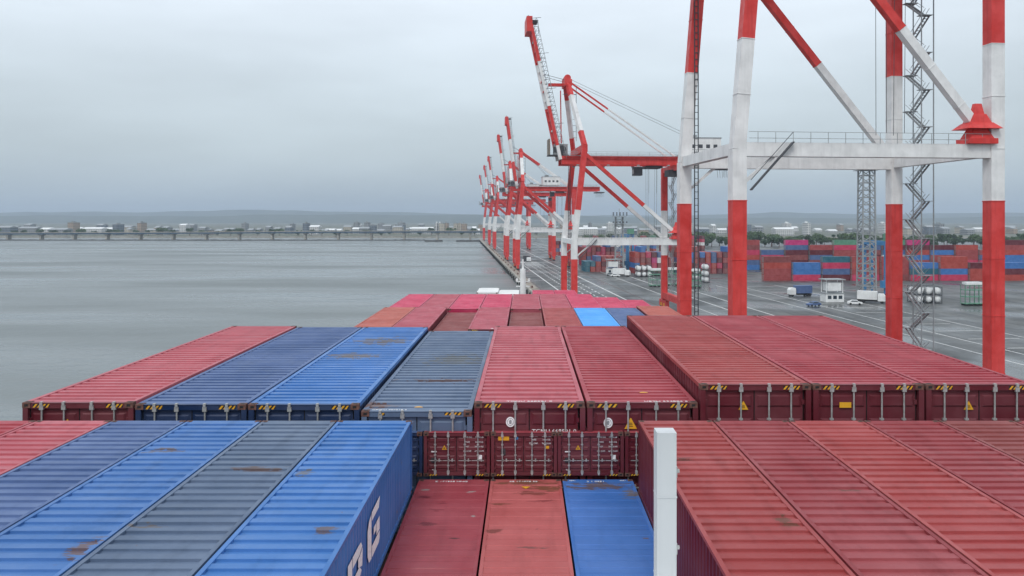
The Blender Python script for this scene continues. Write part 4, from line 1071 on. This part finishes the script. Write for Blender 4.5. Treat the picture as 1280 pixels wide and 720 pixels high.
bpx(494, 505, 281, 1500, 4, 'dark long building with raised end on the far shore')
bpx(478, 488, 283, 1550, 2, 'grey mid-rise building left of the dark long building')
bpx(440, 450, 286.5, 1420, 1, 'white shed with tall mast at the edge of the far town')
bpx(449.6, 450.4, 281.5, 1422, 1, 'thin white chimney beside the white shed')
rr_ = random.Random(21); side = {0: 0, 1: 0}
used = set()
sz = ['small', 'low', 'mid-rise', 'tall']
k = 0
for band, (x0, x1, n, D0, D1) in enumerate(((-60, 438, 46, 1280, 1700), (440, 600, 26, 1300, 1900), (690, 842, 20, 1250, 1700), (842, 1300, 34, 1250, 1700))):
    for i in range(n):
        px = x0+(x1-x0)*(i+rr_.random()*.7)/n; D = rr_.uniform(D0, D1); w_ = rr_.uniform(3, 13) if rr_.random() < .8 else rr_.uniform(14, 24)
        tall = rr_.random() < .22; top = rr_.uniform(278, 282.5) if tall else rr_.uniform(283.5, 289)
        if tall: w_ = rr_.uniform(3, 8)
        ci = rr_.choices(range(5), (2, 3, 4, 2, 2))[0]
        where = ['left half of the far shore', 'far shore beside the quay end', 'skyline behind the container yard', 'skyline at the right edge'][band]
        bpx(px, px+w_, top, D, ci, f"{FC[ci][0]} {'tower' if tall else 'low'} building, {nth(i)} from the left on the {where}")

# trees on the shore
def leaf_mat(name, c):
    return flat(name, c, .8, 0, .45, .6)
LM = [leaf_mat('leaves_dark', (.06, .105, .05)), leaf_mat('leaves_mid', (.09, .145, .06))]
def tree_proto(seed, h, mat):
    r_ = random.Random(seed); t = empty('broadleaf_tree', (0, -400, 0))
    m = MB(); m.tube((0, 0, 0), (.1, 0, h*.35), .28, .2, 7)
    for a in range(4): th = a*1.6+r_.random(); m.tube((.1, 0, h*.33), (math.cos(th)*h*.2, math.sin(th)*h*.2, h*.62), .14, .05, 5)
    m.build('trunk', M['cast'], t)
    m = MB(); cl = [(Vector((r_.gauss(0, h*.17), r_.gauss(0, h*.17), h*r_.uniform(.42, .88))), h*r_.uniform(.10, .2)) for _ in range(14)]
    for c, rad in cl:
        for _ in range(70):
            v = Vector((r_.gauss(0, 1), r_.gauss(0, 1), r_.gauss(0, .8))).normalized()*rad*r_.uniform(.6, 1.08); p = c+v
            a = Vector((r_.gauss(0, 1), r_.gauss(0, 1), r_.gauss(0, 1))).normalized(); b = a.orthogonal().normalized(); cc = a.cross(b); s_ = r_.uniform(.25, .55)
            m.quad([p-b*s_-cc*s_*.7, p+b*s_-cc*s_*.7, p+b*s_+cc*s_*.7, p-b*s_+cc*s_*.7])
    m.build('crown', mat, t); return t
protos = [tree_proto(1, 10, LM[0]), tree_proto(2, 12, LM[1]), tree_proto(3, 8, LM[0])]
r_ = random.Random(5); n = 0
spots = [(px, r_.uniform(1190, 1260)) for px in range(-20, 600, 17)] + [(px, r_.uniform(700, 800)) for px in range(732, 1290, 6)]
for px, D in spots:
    pr = protos[n % 3]; o = pr if n < 3 else copy_tree(pr)
    o.location = (PX(px+r_.uniform(-5, 5), D), D, 2.4); o.rotation_euler.z = r_.uniform(0, 6.28); s_ = r_.uniform(.8, 1.35); o.scale = (s_*1.25, s_*1.25, s_*.95)
    far = D > 1000
    tag(o, 'small dark green tree on the far shore behind the bridge' if far else 'dark green tree in the belt behind the container yard', 'tree', 'trees on the far shore' if far else 'trees behind the container yard'); n += 1

# ---------------------------------------------------------------- haze
hz = MB(); hz.box(-13900, 13900, -500, 12500, -4, 230)
hm_ = bpy.data.materials.new('haze'); hm_.use_nodes = True; t = hm_.node_tree; t.nodes.clear()
ou = t.nodes.new('ShaderNodeOutputMaterial'); pv = t.nodes.new('ShaderNodeVolumePrincipled'); pv.inputs['Color'].default_value = (.72, .85, 1.0, 1); pv.inputs['Density'].default_value = .00014; pv.inputs['Anisotropy'].default_value = 0
t.links.new(pv.outputs[0], ou.inputs['Volume'])
tag(hz.build('haze', hm_), kind='stuff')
